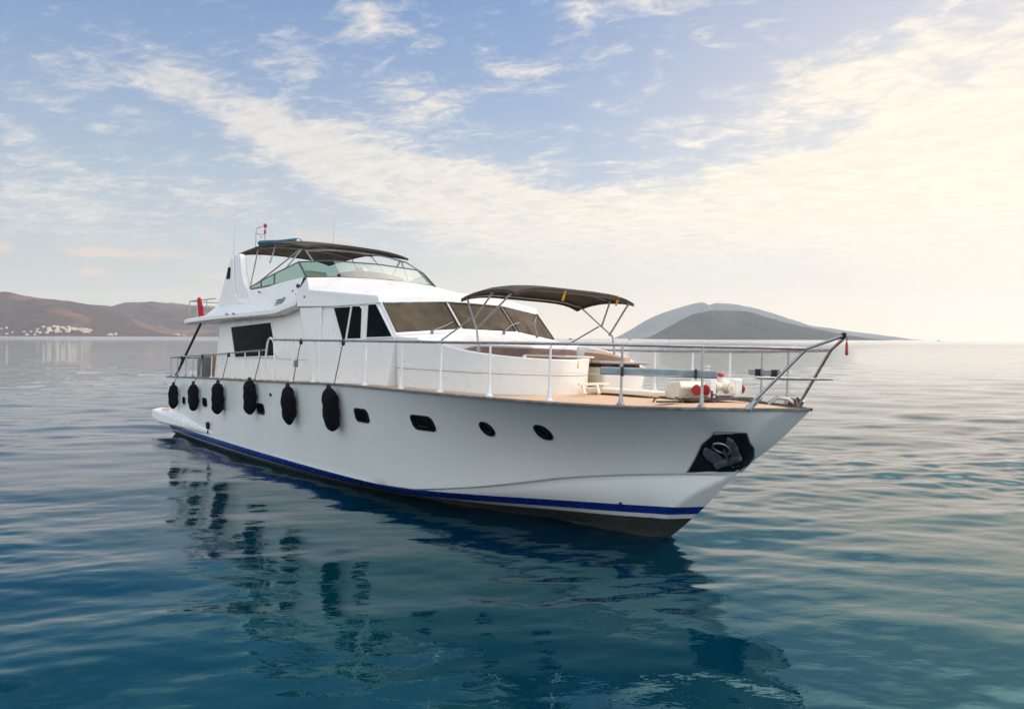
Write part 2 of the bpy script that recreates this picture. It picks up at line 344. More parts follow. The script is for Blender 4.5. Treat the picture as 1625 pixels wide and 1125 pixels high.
# ------------------------------------------------------------------ water
def build_water():
    rng=np.random.default_rng(11)
    # angles measured from +Y, dense over the seen sector
    dense=np.linspace(R(-41),R(41),1150)
    coarse=np.linspace(R(41),R(319),110)[1:-1]
    ang=np.concatenate([dense,coarse])
    da=np.concatenate([np.full(len(dense),dense[1]-dense[0]),np.full(len(coarse),coarse[1]-coarse[0])])
    inv=np.linspace(1/4.6,1/420.,760); r=1/inv
    r=np.concatenate([np.linspace(.6,4.6,20)[:-1],r,np.geomspace(420,9300,24)[1:]])
    dr=np.gradient(r)
    Rg,Ag=np.meshgrid(r,ang,indexing='ij')
    X=Rg*np.sin(Ag); Y=Rg*np.cos(Ag); Z=np.zeros_like(X)
    step=np.maximum(dr[:,None]*np.abs(np.cos(Ag))+.0*Rg, Rg*da[None,:])
    # calm patches: slow modulation of the ripple height
    def smooth_noise(sx,sy,seed,n=7):
        g=np.random.default_rng(seed); s=np.zeros_like(X)
        for k in range(n):
            th=g.uniform(0,2*np.pi); k0=2*np.pi/(g.uniform(.6,1.6))
            s+=np.sin(k0*(X*np.cos(th)/sx+Y*np.sin(th)/sy)+g.uniform(0,6.28))
        return s/np.sqrt(n)
    gust=1+.45*smooth_noise(14,22,5)
    gust=np.clip(gust,.25,2)
    # lee of the yacht is smoother
    bp=np.array(MB_.inverted())
    bx=bp[0,0]*X+bp[0,1]*Y+bp[0,3]; by=bp[1,0]*X+bp[1,1]*Y+bp[1,3]
    lee=np.exp(-np.maximum(0,np.abs(bx+5)-8.5)**2/5)*np.exp(-np.maximum(0,np.abs(by)-5.5)**2/9)
    for i in range(170):
        lam=.28*(7./.28)**(rng.uniform(0,1) if i<110 else rng.uniform(0,.42))
        th=R(96)+rng.normal(0,R(27))          # travel direction, mostly away from the viewer
        k=2*np.pi/lam
        slope=.0092 if lam>1.0 else .0098
        amp=slope/k
        ph=rng.uniform(0,2*np.pi)
        fade=np.clip((lam/step-2.2)/2.5,0,1)
        if lam<1.6: fade=fade*(1-(.62 if lam>.6 else .8)*lee)*gust*(1.0+.45*np.clip((X-1)/4,-.6,1.4))
        else: fade=fade*(1-.55*lee)
        q=k*(X*np.cos(th)+Y*np.sin(th))+ph
        q=q+.9*np.sin(k*.23*(X*np.cos(th+1.2)+Y*np.sin(th+1.2))+ph*3)
        Z+=amp*fade*(np.sin(q)+.18*np.sin(2*q+1.57))
    nr,na=X.shape
    V=np.stack([X,Y,Z],-1).reshape(-1,3)
    V=np.concatenate([V,[[0,0,0]]])
    i=np.arange(nr-1)[:,None]; j=np.arange(na)[None,:]; j2=(j+1)%na
    F=np.stack([i*na+j,i*na+j2,(i+1)*na+j2,(i+1)*na+j],-1).reshape(-1,4)
    tri=np.stack([np.full(na,nr*na),np.arange(na),(np.arange(na)+1)%na],-1)[:, ::-1]
    me=bpy.data.meshes.new('water')
    me.vertices.add(len(V)); me.vertices.foreach_set('co',V.astype(np.float32).ravel())
    loops=np.concatenate([F.ravel(),tri.ravel()]).astype(np.int32)
    me.loops.add(len(loops)); me.loops.foreach_set('vertex_index',loops)
    tot=np.concatenate([np.full(len(F),4),np.full(len(tri),3)]).astype(np.int32)
    st=np.concatenate([[0],np.cumsum(tot)[:-1]]).astype(np.int32)
    me.polygons.add(len(tot)); me.polygons.foreach_set('loop_start',st); me.polygons.foreach_set('loop_total',tot)
    me.polygons.foreach_set('use_smooth',np.ones(len(tot),bool))
    me.update(calc_edges=True); me.validate()
    o=bpy.data.objects.new('water',me); COL.objects.link(o); tag(o,kind='structure')
    m=bpy.data.materials.new('sea_water'); m.use_nodes=True; t=m.node_tree; N=NT(t); t.nodes.clear()
    out=t.nodes.new('ShaderNodeOutputMaterial'); df=t.nodes.new('ShaderNodeBsdfDiffuse'); gl=t.nodes.new('ShaderNodeBsdfGlossy'); mx=t.nodes.new('ShaderNodeMixShader')
    fr=t.nodes.new('ShaderNodeFresnel'); fr.inputs['IOR'].default_value=1.40
    tc=t.nodes.new('ShaderNodeTexCoord'); O=tc.outputs['Object']; s=N.sep(O)
    dist=N.m('SQRT',N.m('ADD',N.m('MULTIPLY',s[0],s[0]),N.m('MULTIPLY',s[1],s[1])))
    n=N.noise(O,.12,3,.5)
    t.links.new(N.mixc(N.ss(n,.35,.65),(.0,.022,.034),(.0,.018,.040)),df.inputs[0])
    # fine ripples: small ones near, longer ones far out
    f1=N.noise(N.scalev(O,1,1.6,1),5.0,3,.55,.3)
    f2=N.noise(N.scalev(O,.35,1.0,1),.9,4,.6,.4)
    f3=N.noise(N.scalev(O,.12,.35,1),.35,4,.6,.3)
    h=N.m('ADD',N.m('MULTIPLY',f1,.0032),N.m('ADD',N.m('MULTIPLY',N.m('MULTIPLY',f2,N.ss(dist,14,60)),.07),N.m('MULTIPLY',N.m('MULTIPLY',f3,N.ss(dist,50,250)),.5)))
    bn=t.nodes.new('ShaderNodeBump'); bn.inputs['Strength'].default_value=1.0; bn.inputs['Distance'].default_value=1.0
    t.links.new(h,bn.inputs['Height'])
    for q in (df,gl,fr): t.links.new(bn.outputs[0],q.inputs['Normal'])
    t.links.new(N.ss(dist,60,900,.015,.16),gl.inputs['Roughness'])
    # the reflectance of the p-polarised half (the picture has the look of a polarising filter), blue-green at steep angles
    t.links.new(N.m('POWER',fr.outputs[0],.95),mx.inputs[0])
    t.links.new(N.mixc(N.ss(fr.outputs[0],.10,.36),(.43,.91,.92),(1,1,1)),gl.inputs[0])
    t.links.new(df.outputs[0],mx.inputs[1]); t.links.new(gl.outputs[0],mx.inputs[2]); t.links.new(mx.outputs[0],out.inputs[0])
    me.materials.append(m)
build_water()

# ------------------------------------------------------------------ hills and islands (real distance, height and depth)
def px2x(p,d): return (p-CXP)/FPX*d
def px2h(q,p,d): return max(0,(HORY+ROLL*(p-CXP)-q)/FPX*d)+ (0)
HF={}; HFL=[]
def hillrange(name,prof,d0,depth,material,rough_amp=.17,seed=0,nu=420,nv=110,shore=.5):
    ps=[p for p,q in prof]; f=pchip([p for p,q in prof],[q for p,q in prof])
    dr=d0+depth*shore
    def height(X,Y):
        v=(Y-d0)/depth
        p=X/dr*FPX+CXP
        top=px2h(float(f(p)),p,dr) if ps[0]<=p<=ps[-1] else 0
        if v<=0 or v>=1 or top<=0: return -3
        s=v/shore if v<shore else (1-v)/(1-shore)
        s=max(0,min(1,s)); sh=math.sin(s*math.pi/2)**1.15
        q=Vector((X/(dr*.055),Y/(dr*.055),seed*3.3))
        g=mnoise.ridged_multi_fractal(q,1.0,2.1,5,1.0,2.0) if hasattr(mnoise,'ridged_multi_fractal') else 0
        g2=mnoise.fractal(q*.9,1.0,2.0,5)
        edge=math.sin(s*math.pi)
        return max(-3,top*sh*(1)+top*edge*rough_amp*(g2*1.1-(g-1.2)*.5)+top*.02*g2*s)
    us=np.linspace(ps[0],ps[-1],nu); vs=np.linspace(0,1,nv)
    rows=[]
    for v in vs:
        Y=d0+depth*v
        rows.append([(px2x(u,dr),Y,height(px2x(u,dr),Y)) for u in us])
    mb=MB(); mb.grid(rows)
    o=mb.build(name,material,boat=False,ang=180); tag(o,kind='structure'); HFL.append(height)
    return o
def hillmat(name,c1,c2,c3,sc_):
    m=bpy.data.materials.new(name); m.use_nodes=True; t=m.node_tree; N=NT(t); b=t.nodes['Principled BSDF']
    b.inputs['Roughness'].default_value=.95; b.inputs['Specular IOR Level'].default_value=.1
    tc=t.nodes.new('ShaderNodeTexCoord'); O=tc.outputs['Object']
    big=N.noise(O,sc_,6,.6,.6); med=N.noise(O,sc_*6,6,.65,.3)
    c=N.mixc(N.ss(med,.38,.62),c1,c2); c=N.mixc(N.ss(big,.55,.63),c,c3)
    t.links.new(c,b.inputs['Base Color'])
    bn=t.nodes.new('ShaderNodeBump'); bn.inputs['Distance'].default_value=6; bn.inputs['Strength'].default_value=.8
    t.links.new(N.noise(O,sc_*14,5,.65),bn.inputs['Height']); t.links.new(bn.outputs[0],b.inputs['Normal'])
    return m
hm_l=hillmat('dry_scrub_hillside',(.042,.035,.038),(.066,.048,.046),(.14,.08,.06),.003)
hm_r=hillmat('wooded_island',(.014,.030,.034),(.024,.040,.038),(.038,.05,.044),.003)
hm_b=hillmat('far_haze_tinted_island',(.05,.085,.10),(.065,.10,.11),(.085,.11,.11),.003)  # distance haze put into the base colour: paler and bluer than the near island
hillrange('hills',[(-700,520),(-500,492),(-300,474),(-100,466),(0,468),(35,470),(75,474),(110,480),(135,484),(160,492),(190,505),(215,518),(250,529),(300,534.5),(330,535)],3300,1500,hm_l,seed=1)
hillrange('hills',[(-500,500),(-100,488),(60,487),(130,486),(165,484),(185,487),(200,486.5),(225,483),(260,481),(300,483),(340,486),(400,494),(470,512),(540,530),(600,536)],4700,2000,hm_l,seed=2)
hillrange('island',[(1028,538),(1045,530),(1060,520.5),(1090,503.5),(1115,494.5),(1135,492),(1155,492),(1175,494),(1200,501),(1235,510),(1270,517),(1300,524),(1330,530),(1365,539)],3900,900,hm_r,seed=3,rough_amp=.16)
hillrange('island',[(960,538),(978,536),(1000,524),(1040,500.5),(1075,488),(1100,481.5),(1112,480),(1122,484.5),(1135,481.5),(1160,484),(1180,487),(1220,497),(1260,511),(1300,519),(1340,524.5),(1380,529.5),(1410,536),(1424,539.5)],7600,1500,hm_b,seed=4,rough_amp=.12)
# ------------------------------------------------------------------ the yacht
Y=thing('motor_yacht','large white motor yacht with blue boot stripe and flybridge, lying at rest on calm sea','yacht',(-8,0,0))
# --- hull skin by rows of height, stem to stern
def hull_row(zf,n=170,inner=False):
    # zf(x) gives the height of this row; start where it meets the stem
    lo,hi=-1.4,2.17
    for _ in range(60):
        mid=(lo+hi)/2
        if mid<float(xstem(float(zf(mid)))): lo=mid
        else: hi=mid
    x0=lo; s=np.linspace(0,1,n)**1.6; xs=x0+(-17.4-x0)*s
    zz=np.array([float(zf(x)) for x in xs]); ys=hh(xs,zz,inner); ys[0]=0
    rake=-.12*(1-np.clip(zz/1.6,0,1))*(-1)*s**8   # slightly raked transom
    return [Vector((float(x+r_*2.2),-float(y),float(z))) for x,y,z,r_ in zip(xs,ys,zz,rake)]
def band(f0,f1,n,ease=None,inner=False):
    return [hull_row((lambda x,k=k:float(f0(x))*(1-k)+float(f1(x))*k),inner=inner) for k in np.linspace(0,1,n)]
def both(rows):
    m=MB(); m.grid(rows); m.mirror(); return m
cin=lambda x: float(zce(x))-.03*float(np.clip((x+5.2)/1.5,0,1))-.002
up=band(zs_,zce,16); lowr=band(cin,zt_,8,inner=True)
m=both(up+lowr)
tr=[r[-1] for r in up+lowr]; m.grid([[p for p in tr],[Vector((p.x,-p.y,p.z)) for p in tr]],False)
hull=m.build('hull','hull',Y,ang=28)
def transom_cap(m,rows):
    tr=[r[-1] for r in rows]; m.grid([tr,[Vector((p.x,-p.y,p.z)) for p in tr]],False)
rows=band(zt_,zb_,3,inner=True); m=both(rows); transom_cap(m,rows); m.build('boot_stripe','blue',Y,ang=40)
rows=band(zb_,zl_,3,inner=True); m=both(rows); transom_cap(m,rows); m.build('waterline_band','hull',Y,ang=40)
rows=band(zl_,lambda x:-.7,9,inner=True); m=both(rows); transom_cap(m,rows); m.build('hull_bottom','anti',Y,ang=40)
# rubbing strake / capping along the sheer
xs=[2.17,2.15,2.10,2.02,1.9]+list(np.linspace(1.7,-17.4,90))
def capprof(x,y,z,o):
    return [Vector((x,-(y-.07),z+.02)),Vector((x,-(y+o),z+.018)),Vector((x,-(y+o+.006),z+.004)),Vector((x,-(y+o),z-.014)),Vector((x,-(y-.01),z-.018))]
rows=[capprof(x,float(b_(x)) if x<2.16 else 0,float(zs_(x)),.03 if x<2.1 else .02) for x in xs]
m=MB(); m.grid(rows); m.mirror(); m.build('capping_rail','wood',Y,ang=30)
# deck (cambered), split port-starboard into a fan of columns
rows=[]
for x in [2.12]+list(np.linspace(2.0,-17.38,80)):
    bb=max(.005,float(b_(x))-.05); z=float(zs_(x))
    rows.append([Vector((x,bb*k,z-.022+.06*(1-k*k)*min(1,bb/1.5))) for k in np.linspace(-1,1,13)])
m=MB(); m.grid(rows); m.build('deck','teak',Y,ang=180)
# --- deckhouse
def yw(z): return 1.97-.05*(z-1.9)/1.6
def sideprism(pts,y0,y1): # polygon in x,z extruded between y0 and y1 (negative = starboard)
    return MB().prism([(x,y0,z) for x,z in pts],(0,y1-y0,0))
m=sideprism([(-15.0,1.68),(-14.6,3.34),(-8.3,3.6),(-8.3,1.86)],-1.80,1.80); m.build('saloon_walls','gel',Y,bevel=.03)
rowb=[(-4.70,-1.95,2.90),(-4.43,-.68,3.03),(-4.43,.68,3.03),(-4.70,1.95,2.90)]
rowt=[(-5.37,-1.927,3.55),(-5.05,-.67,3.63),(-5.05,.67,3.63),(-5.37,1.927,3.55)]
m=MB()
side=[(x,1.985-.035*(z-1.9),z) for x,z in ((-8.93,3.53),(-8.5,2.85),(-8.0,1.88),(-4.9,1.97),(-4.70,2.90),(-5.37,3.55))]
for sg in (-1,1): m.poly([(x,sg*y,z) for x,y,z in (side if sg<0 else side[::-1])])
m.grid([rowt,rowb],False)
base_=[(x,y,2.0) for x,y,z in rowb]; base_[0]=(-4.9,-1.985,1.97); base_[-1]=(-4.9,1.985,1.97)
m.grid([rowb,base_],False)
m.poly([(-8.93,-1.95,3.53),(-5.37,-1.925,3.55),(-5.05,-.67,3.63),(-5.05,.67,3.63),(-5.37,1.925,3.55),(-8.93,1.95,3.53)])
m.poly([(-8.93,-1.95,3.53),(-8.5,-1.965,2.85),(-8.0,-1.98,1.88),(-8.0,1.98,1.88),(-8.5,1.965,2.85),(-8.93,1.95,3.53)])
m.build('pilothouse_walls','gel',Y,ang=20,bevel=.02)
for sg in (-1,1):
    m=MB().prism([(-8.86,sg*1.93,3.5),(-7.76,sg*1.93,3.5),(-7.70,sg*1.965,1.92),(-7.98,sg*1.965,1.90),(-8.40,sg*1.945,2.72)],(0,sg*.05,0)); m.build('pilaster','gel',Y,bevel=.02)
# side windows
def window(name,pts,y,frame='gel',glass='darkglass',fw=.035,depth=.03,label=None):
    """pts in x,z on the side wall at y(z); raised frame ring and a pane set into it"""
    sg=-1 if y(2.5)<0 else 1
    c=Vector((sum(p[0] for p in pts)/len(pts),0,sum(p[1] for p in pts)/len(pts)))
    n=len(pts); P=[Vector((p[0],y(p[1]),p[1])) for p in pts]
    def off(k):
        out=[]
        for i in range(n):
            a,b,d=P[i-1],P[i],P[(i+1)%n]
            e1=(b-a).normalized(); e2=(d-b).normalized()
            n1=Vector((-e1.z,0,e1.x)); n2=Vector((-e2.z,0,e2.x))
            if n1.dot(Vector((b.x,0,b.z))-c)<0: n1=-n1
            if n2.dot(Vector((b.x,0,b.z))-c)<0: n2=-n2
            q=(n1+n2); q=q/max(.35,q.dot(n1)); out.append(b+q*k)
        return out
    inn,outr=off(0),off(fw); d=Vector((0,sg*depth,0)); e=Vector((0,-sg*.01,0))
    m=MB(); loops=[[p+e for p in outr],[p+d for p in outr],[p+d for p in inn],[p+e for p in inn]]
    m.grid([l+[l[0]] for l in loops],False)
    f=m.build(name,frame,Y,ang=20,bevel=.004)
    g=MB().poly([p+Vector((0,sg*.014,0)) for p in inn]); g.build('pane',glass,f)
    if label: f['label']=label
    return f
for sg in (-1,1):
    ys=lambda z,s=sg:s*1.80
    yp=lambda z,s=sg:s*(1.985-.035*(z-1.9))
    window('saloon_window',[(-13.66,3.12),(-10.86,3.21),(-10.45,2.42),(-13.26,2.32)],ys,fw=.03,label='large dark saloon window')
    window('pilothouse_window',[(-7.22,3.46),(-6.47,3.46),(-6.62,2.80),(-6.74,2.80)],yp,fw=.02)
    window('pilothouse_window',[(-6.41,3.47),(-6.10,3.46),(-6.0,3.40),(-5.97,2.84),(-6.55,2.83)],yp,fw=.03)
    window('pilothouse_window',[(-5.77,3.48),(-5.46,3.48),(-4.80,2.88),(-5.76,2.86)],yp,fw=.025)
# windscreen with brown mesh covers
for k in range(3):
    a,b,c,d=[Vector(p) for p in (rowb[k],rowb[k+1],rowt[k+1],rowt[k])]
    n=(b-a).cross(d-a).normalized()
    if n.x<0: n=-n
    def pt(u,v): return (a*(1-u)+b*u)*(1-v)+(d*(1-u)+c*u)*v
    rows=[[pt(.03+.94*i/14,.08+.84*j/8)+n*(.012+.006*math.sin(i*1.7+j*.9+k)) for i in range(15)] for j in range(9)]
    g=MB().grid(rows); bd=rows[0]+[r[-1] for r in rows[1:]]+rows[-1][-2::-1]+[r[0] for r in rows[-2:0:-1]]
    g.grid([bd+[bd[0]],[p-n*.02 for p in bd+[bd[0]]]],True)
    w=g.build('windscreen_cover','cover',Y,ang=50)
    # hem straps
    for uu in (.03,.97): MB().tube([pt(uu,.08)+n*.02,pt(uu,.92)+n*.02],.014,6).build('hem','cover',w)
for (p0,p1,p2) in (((-4.30,-1.45,3.0),(-4.52,-1.0,3.12),(-4.62,-.78,3.2)),((-4.30,.2,3.06),(-4.5,.55,3.2),(-4.62,.85,3.27)),((-4.36,1.1,3.03),(-4.62,1.25,3.26),(-4.8,1.45,3.42))):
    MB().tube([p0,p1,p2],.012,6).lathe(p0,(0,0,1),[(-.06,.03),(.02,.03)],8).build('windscreen_wiper','vent',Y)
# --- coachroof sloping down from the windscreen, and the foredeck trunk
rows=[[(x+.02,y*1.0,z-.015) for x,y,z in rowb],[(-3.98,-1.93,2.855),(-3.70,-.68,2.80),(-3.70,.68,2.80),(-3.98,1.93,2.855)],
      [(-3.96,-1.93,2.75),(-3.66,-.68,2.72),(-3.66,.68,2.72),(-3.96,1.93,2.75)],[(-3.96,-1.93,2.1),(-3.66,-.68,2.1),(-3.66,.68,2.1),(-3.96,1.93,2.1)]]
MB().grid(rows,True).build('coachroof','gel',Y,ang=30,bevel=.03)
ztop=T((-5.05,2.93),(-4.68,2.89),(-4.2,2.86),(-3.4,2.78),(-2.7,2.67),(-1.8,2.59),(-1.3,2.565),(2,2.55))
def deckz(x,y): 
    bb=max(.005,float(b_(x))-.05); k=max(-1,min(1,y/bb)); return float(zs_(x))-.022+.06*(1-k*k)*min(1,bb/1.5)
def wallstrip(pl,name,th=.12,out=.05,label=None,closed_top=True,zt=None):
    """coaming that follows plan points pl; leans out a little at the top"""
    n=len(pl); P=[Vector((x,y,0)) for x,y in pl]; loops=[[],[],[],[]]
    for i,p in enumerate(P):
        t=(P[min(i+1,n-1)]-P[max(i-1,0)]).normalized(); nn=Vector((t.y,-t.x,0))
        if pl[0][1]>0 : nn=-nn
        zt_i=(zt(p.x) if zt else float(ztop(p.x))); zb=deckz(p.x,p.y)-.03
        loops[0].append(Vector((p.x,p.y,zb))); loops[1].append(p+nn*out+Vector((0,0,zt_i)))
        loops[2].append(p+nn*(out-th)+Vector((0,0,zt_i))); loops[3].append(p+nn*(-th)+Vector((0,0,zb)))
    m=MB(); rows=[[l[i] for l in loops] for i in range(n)]; m.grid(rows)
    m.poly(rows[0]); m.poly(rows[-1])
    return m.build(name,'gel',Y,ang=30,bevel=.015)
def smoothpl(pl,k=3):
    for _ in range(k):
        q=[pl[0]]
        for a,b in zip(pl[:-1],pl[1:]): q+= [(a[0]*.75+b[0]*.25,a[1]*.75+b[1]*.25),(a[0]*.25+b[0]*.75,a[1]*.25+b[1]*.75)]
        pl=q+[pl[-1]]
    return pl
stb=smoothpl([(-4.68,-1.905),(-3.6,-1.93),(-2.5,-1.86),(-1.85,-1.62),(-1.42,-1.12),(-1.5,-.55),(-1.88,.06)],2)
wallstrip(stb,'foredeck_coaming')
prt=smoothpl([(-4.68,1.905),(-3.6,1.93),(-2.6,1.90),(-2.05,1.72),(-1.82,1.3),(-1.80,.9),(-1.92,.53)],2)
wallstrip(prt,'foredeck_coaming',zt=lambda x: float(ztop(x)) if x<-2.6 else 2.46+max(0,(-2.1-x))*.3)
m=MB().prism([(-1.90,.50,2.0),(-3.0,.50,1.98),(-3.0,.50,2.45),(-1.93,.50,2.45)],(0,.08,0)); m.prism([(-1.9,.03,2.0),(-3.0,.03,1.98),(-3.0,.03,2.5),(-1.88,.03,2.54)],(0,.08,0)); m.prism([(-3.0,.1,1.98),(-3.0,.5,1.98),(-3.0,.5,2.4),(-3.0,.1,2.4)],(-.08,0,0))
m.build('passage_walls','cream',Y,bevel=.01)
# cockpit well behind the coaming: floor, sofa, table, sun pad
MB().prism([(-3.9,-1.8,2.16),(-2.4,-1.72,2.16),(-1.7,-1.2,2.16),(-1.75,-.4,2.16),(-2.1,0,2.16),(-2.9,.1,2.16),(-2.9,1.75,2.16),(-3.9,1.8,2.16)],(0,0,.04)).build('well_floor','cream',Y)
sofa=MB()
back=[]
for i in range(25):
    y=-1.35+2.75*i/24; x=-3.58+.10*math.cos((y)*1.1)
    zt=2.60+.155*math.sin(min(1,max(0,(y+1.45)/.55))*math.pi/2)
    back.append([Vector((x-.06,y,2.2)),Vector((x-.10,y,zt-.03)),Vector((x-.05,y,zt)),Vector((x+.06,y,zt-.02)),Vector((x+.13,y,2.42)),Vector((x+.13,y,2.2))])
sofa.grid(back); sofa.poly(back[0]); sofa.poly(back[-1])
so=sofa.build('sofa_backrest','mauve',Y,ang=50)
MB().prism([(-3.45,-1.7,2.2),(-3.0,-1.7,2.2),(-3.0,1.6,2.2),(-3.45,1.6,2.2)],(0,0,.2)).build('sofa_seat','tan',Y,bevel=.05,seg=3)
m=MB(); rows=[]
for i in range(13):
    x=-3.4+1.05*i/12; zt=2.735-.10*(i/12)**2
    rows.append([Vector((x,1.55,2.2)),Vector((x,1.5,zt-.03)),Vector((x,1.56,zt)),Vector((x,1.66,zt)),Vector((x,1.70,2.2))])
m.grid(rows); m.poly(rows[0]); m.poly(rows[-1]); m.build('side_backrest','tan',Y,ang=50)
m=MB().prism([(-3.15,-.25,2.60),(-2.12,-.20,2.60),(-2.02,.15,2.60),(-2.12,.48,2.60),(-3.15,.5,2.60)],(0,0,.035)); tb=m.build('cockpit_table','cream',Y,bevel=.012)
m=MB().lathe((-2.75,.1,2.2),(0,0,1),[(0,.09),(.02,.05),(.38,.045),(.4,.1)],12); m.build('table_leg','steel',tb)
MB().prism([(-1.74,1.5,2.515),(-1.72,.98,2.515),(-1.95,.45,2.515),(-2.95,.42,2.515),(-3.1,1.72,2.515),(-2.2,1.76,2.515)],(0,0,.045)).build('sun_pad','greypad',Y,bevel=.02,seg=3)
MB().prism([(-1.98,1.5,2.40),(-1.98,.62,2.40),(-2.9,.62,2.40),(-2.9,1.6,2.40)],(0,0,.115)).build('pad_base','mauve',Y)
for p in ((-1.80,-.3),(-2.15,-1.72)): pass
m=MB()
for x,y in ((-1.72,-1.45),(-1.9,.9)): MB().lathe((x,y,2.55 if y<0 else 2.46),(0,0,1),[(0,.02),(.02,.018),(.025,.035),(.06,.035),(.07,.02)],10).build('deck_fitting','whip',Y)
MB().box((-1.50,-.52,2.50),(.012,.03,.12)).build('yellow_strap','yellow',Y)
m=MB()
pts=[Vector((x,y,0)) for x,y in stb]
# fine seam round the coaming
seam=[]
for i,p in enumerate(pts):
    t=(pts[min(i+1,len(pts)-1)]-pts[max(i-1,0)]).normalized(); nn=Vector((t.y,-t.x,0)); seam.append(p+nn*.030+Vector((0,0,2.32)))
m.tube(seam,.0035,5); m.build('panel_seam','vent',Y); m=MB().tube([(-14.7,-1.803,2.33),(-8.4,-1.803,2.35)],.0035,5); m.build('panel_seam','vent',Y)
# --- flybridge: forward cowl
def sym(row): return row+[(x,-y,z) for x,y,z in row[::-1]]
R0=sym([(-8.95,-1.78,4.20),(-8.42,-1.20,4.225),(-8.30,-.6,4.24),(-8.26,-.2,4.245)])
R0b=sym([(-8.55,-1.92,4.0),(-7.75,-1.30,4.08),(-7.55,-.65,4.10),(-7.5,-.2,4.105)])
R1=sym([(-8.34,-2.0,3.88),(-7.0,-1.55,3.93),(-6.7,-.7,3.96),(-6.68,-.2,3.965)])
R2=sym([(-5.40,-1.97,3.64),(-5.17,-1.2,3.70),(-5.0,-.68,3.735),(-4.98,-.2,3.74)])
R3=sym([(-5.32,-1.96,3.50),(-5.13,-1.2,3.56),(-4.96,-.68,3.595),(-4.94,-.2,3.60)])
R4=sym([(-5.6,-1.90,3.49),(-5.4,-1.2,3.50),(-5.3,-.68,3.50),(-5.3,-.2,3.50)])
m=MB(); m.grid([R0,R0b,R1,R2,R3,R4])
for sg in (1,-1):
    q=lambda L:[(x,sg*y,z) for x,y,z in L]
    m.poly(q([(-8.95,-1.78,4.20),(-8.55,-1.92,4.0),(-8.34,-2.0,3.88),(-5.40,-1.97,3.64),(-5.32,-1.96,3.50),(-7.1,-1.985,3.485),(-8.87,-2.02,3.53),(-8.95,-2.02,3.67),(-8.95,-1.98,3.89)]))
    m.poly(q([(-5.32,-1.96,3.50),(-7.1,-1.985,3.485),(-8.87,-2.02,3.53),(-8.87,-1.7,3.53),(-5.6,-1.7,3.49),(-5.6,-1.90,3.49)]))
m.build('flybridge_cowl','gel',Y,ang=24,bevel=.012)
# --- flybridge: side coamings running aft to the upper deck
zl=T((-8.95,3.53),(-9.4,3.46),(-10.1,3.36),(-11.5,3.325),(-13.4,3.295),(-17.15,3.20))
ztc=T((-8.95,4.20),(-10.3,4.145),(-11.2,4.08),(-12.3,4.06),(-13.4,4.05),(-14.1,3.9),(-14.5,3.62),(-14.8,3.46),(-15.2,3.40),(-17.15,3.34))
yf=T((-8.95,2.02),(-10,2.09),(-12,2.16),(-14.5,2.20),(-16.3,2.17),(-17.15,2.05))
rows=[]
for x in list(np.linspace(-8.95,-17.15,60)):
    a=float(zl(x)); t_=float(ztc(x)); yo=float(yf(x)); k=min(1,max(.15,(t_-a-.12)/.5))
    rows.append([Vector((x,-1.6,a+.02)),Vector((x,-(yo-.06),a)),Vector((x,-yo,a+.035)),Vector((x,-yo,a+.13)),Vector((x,-(yo-(yo-1.99)*.75*k),a+.13+.13*k)),
                 Vector((x,-(yo-(yo-1.965)*k),a+.13+.24*k)),Vector((x,-(yo-(yo-1.86)*k),t_)),Vector((x,-(yo-(yo-1.78)*k)+.02,t_)),Vector((x,-1.74,max(a+.12,min(3.6,t_)-.05)))])
m=MB(); m.grid(rows); m.poly(rows[-1]); m.mirror()
m.build('flybridge_coaming','gel',Y,ang=32,bevel=.008)
m=MB().prism([(-8.9,-1.76,3.52),(-8.9,1.76,3.52),(-13,1.78,3.40),(-17.13,1.95,3.27),(-17.13,-1.95,3.27),(-13,-1.78,3.40)],(0,0,.06)); m.build('upper_deck','gel',Y)
# fins of the arch
fin=[(-12.15,4.05),(-12.33,4.12),(-12.55,4.28),(-12.70,4.5),(-12.82,4.75),(-12.95,5.0),(-13.05,5.06),(-13.38,5.07),(-13.52,5.02),(-13.72,4.78),(-13.98,4.35),(-14.22,3.98),(-14.46,3.62),(-14.72,3.36),(-12.1,3.55)]
for sg in (-1,1):
    m=MB().prism([(x,sg*(1.93-.03*(z-3.5)),z) for x,z in fin],(0,-sg*.16,0)); f=m.build('arch_fin','gel',Y,bevel=.04,seg=3,ang=40)
    rd=[(-12.2,3.74),(-12.75,3.80),(-13.05,4.0),(-13.2,4.35),(-13.3,4.75),(-13.38,5.0),(-13.52,5.0),(-13.72,4.76),(-13.96,4.35),(-14.2,3.98),(-14.4,3.68),(-12.2,3.68)]
    m=MB().prism([(x,sg*(1.935-.03*(z-3.5)),z) for x,z in rd],(0,sg*.03,0)); m.build('fin_flank','gel',f,bevel=.02,seg=3,ang=40)
    m=MB().prism([(x,sg*(1.967-.03*(z-3.5)),z) for x,z in [(-13.80,4.42),(-13.70,4.74),(-13.50,4.72),(-13.50,4.42)]],(0,sg*.008,0)); m.build('fin_window','darkglass',f)
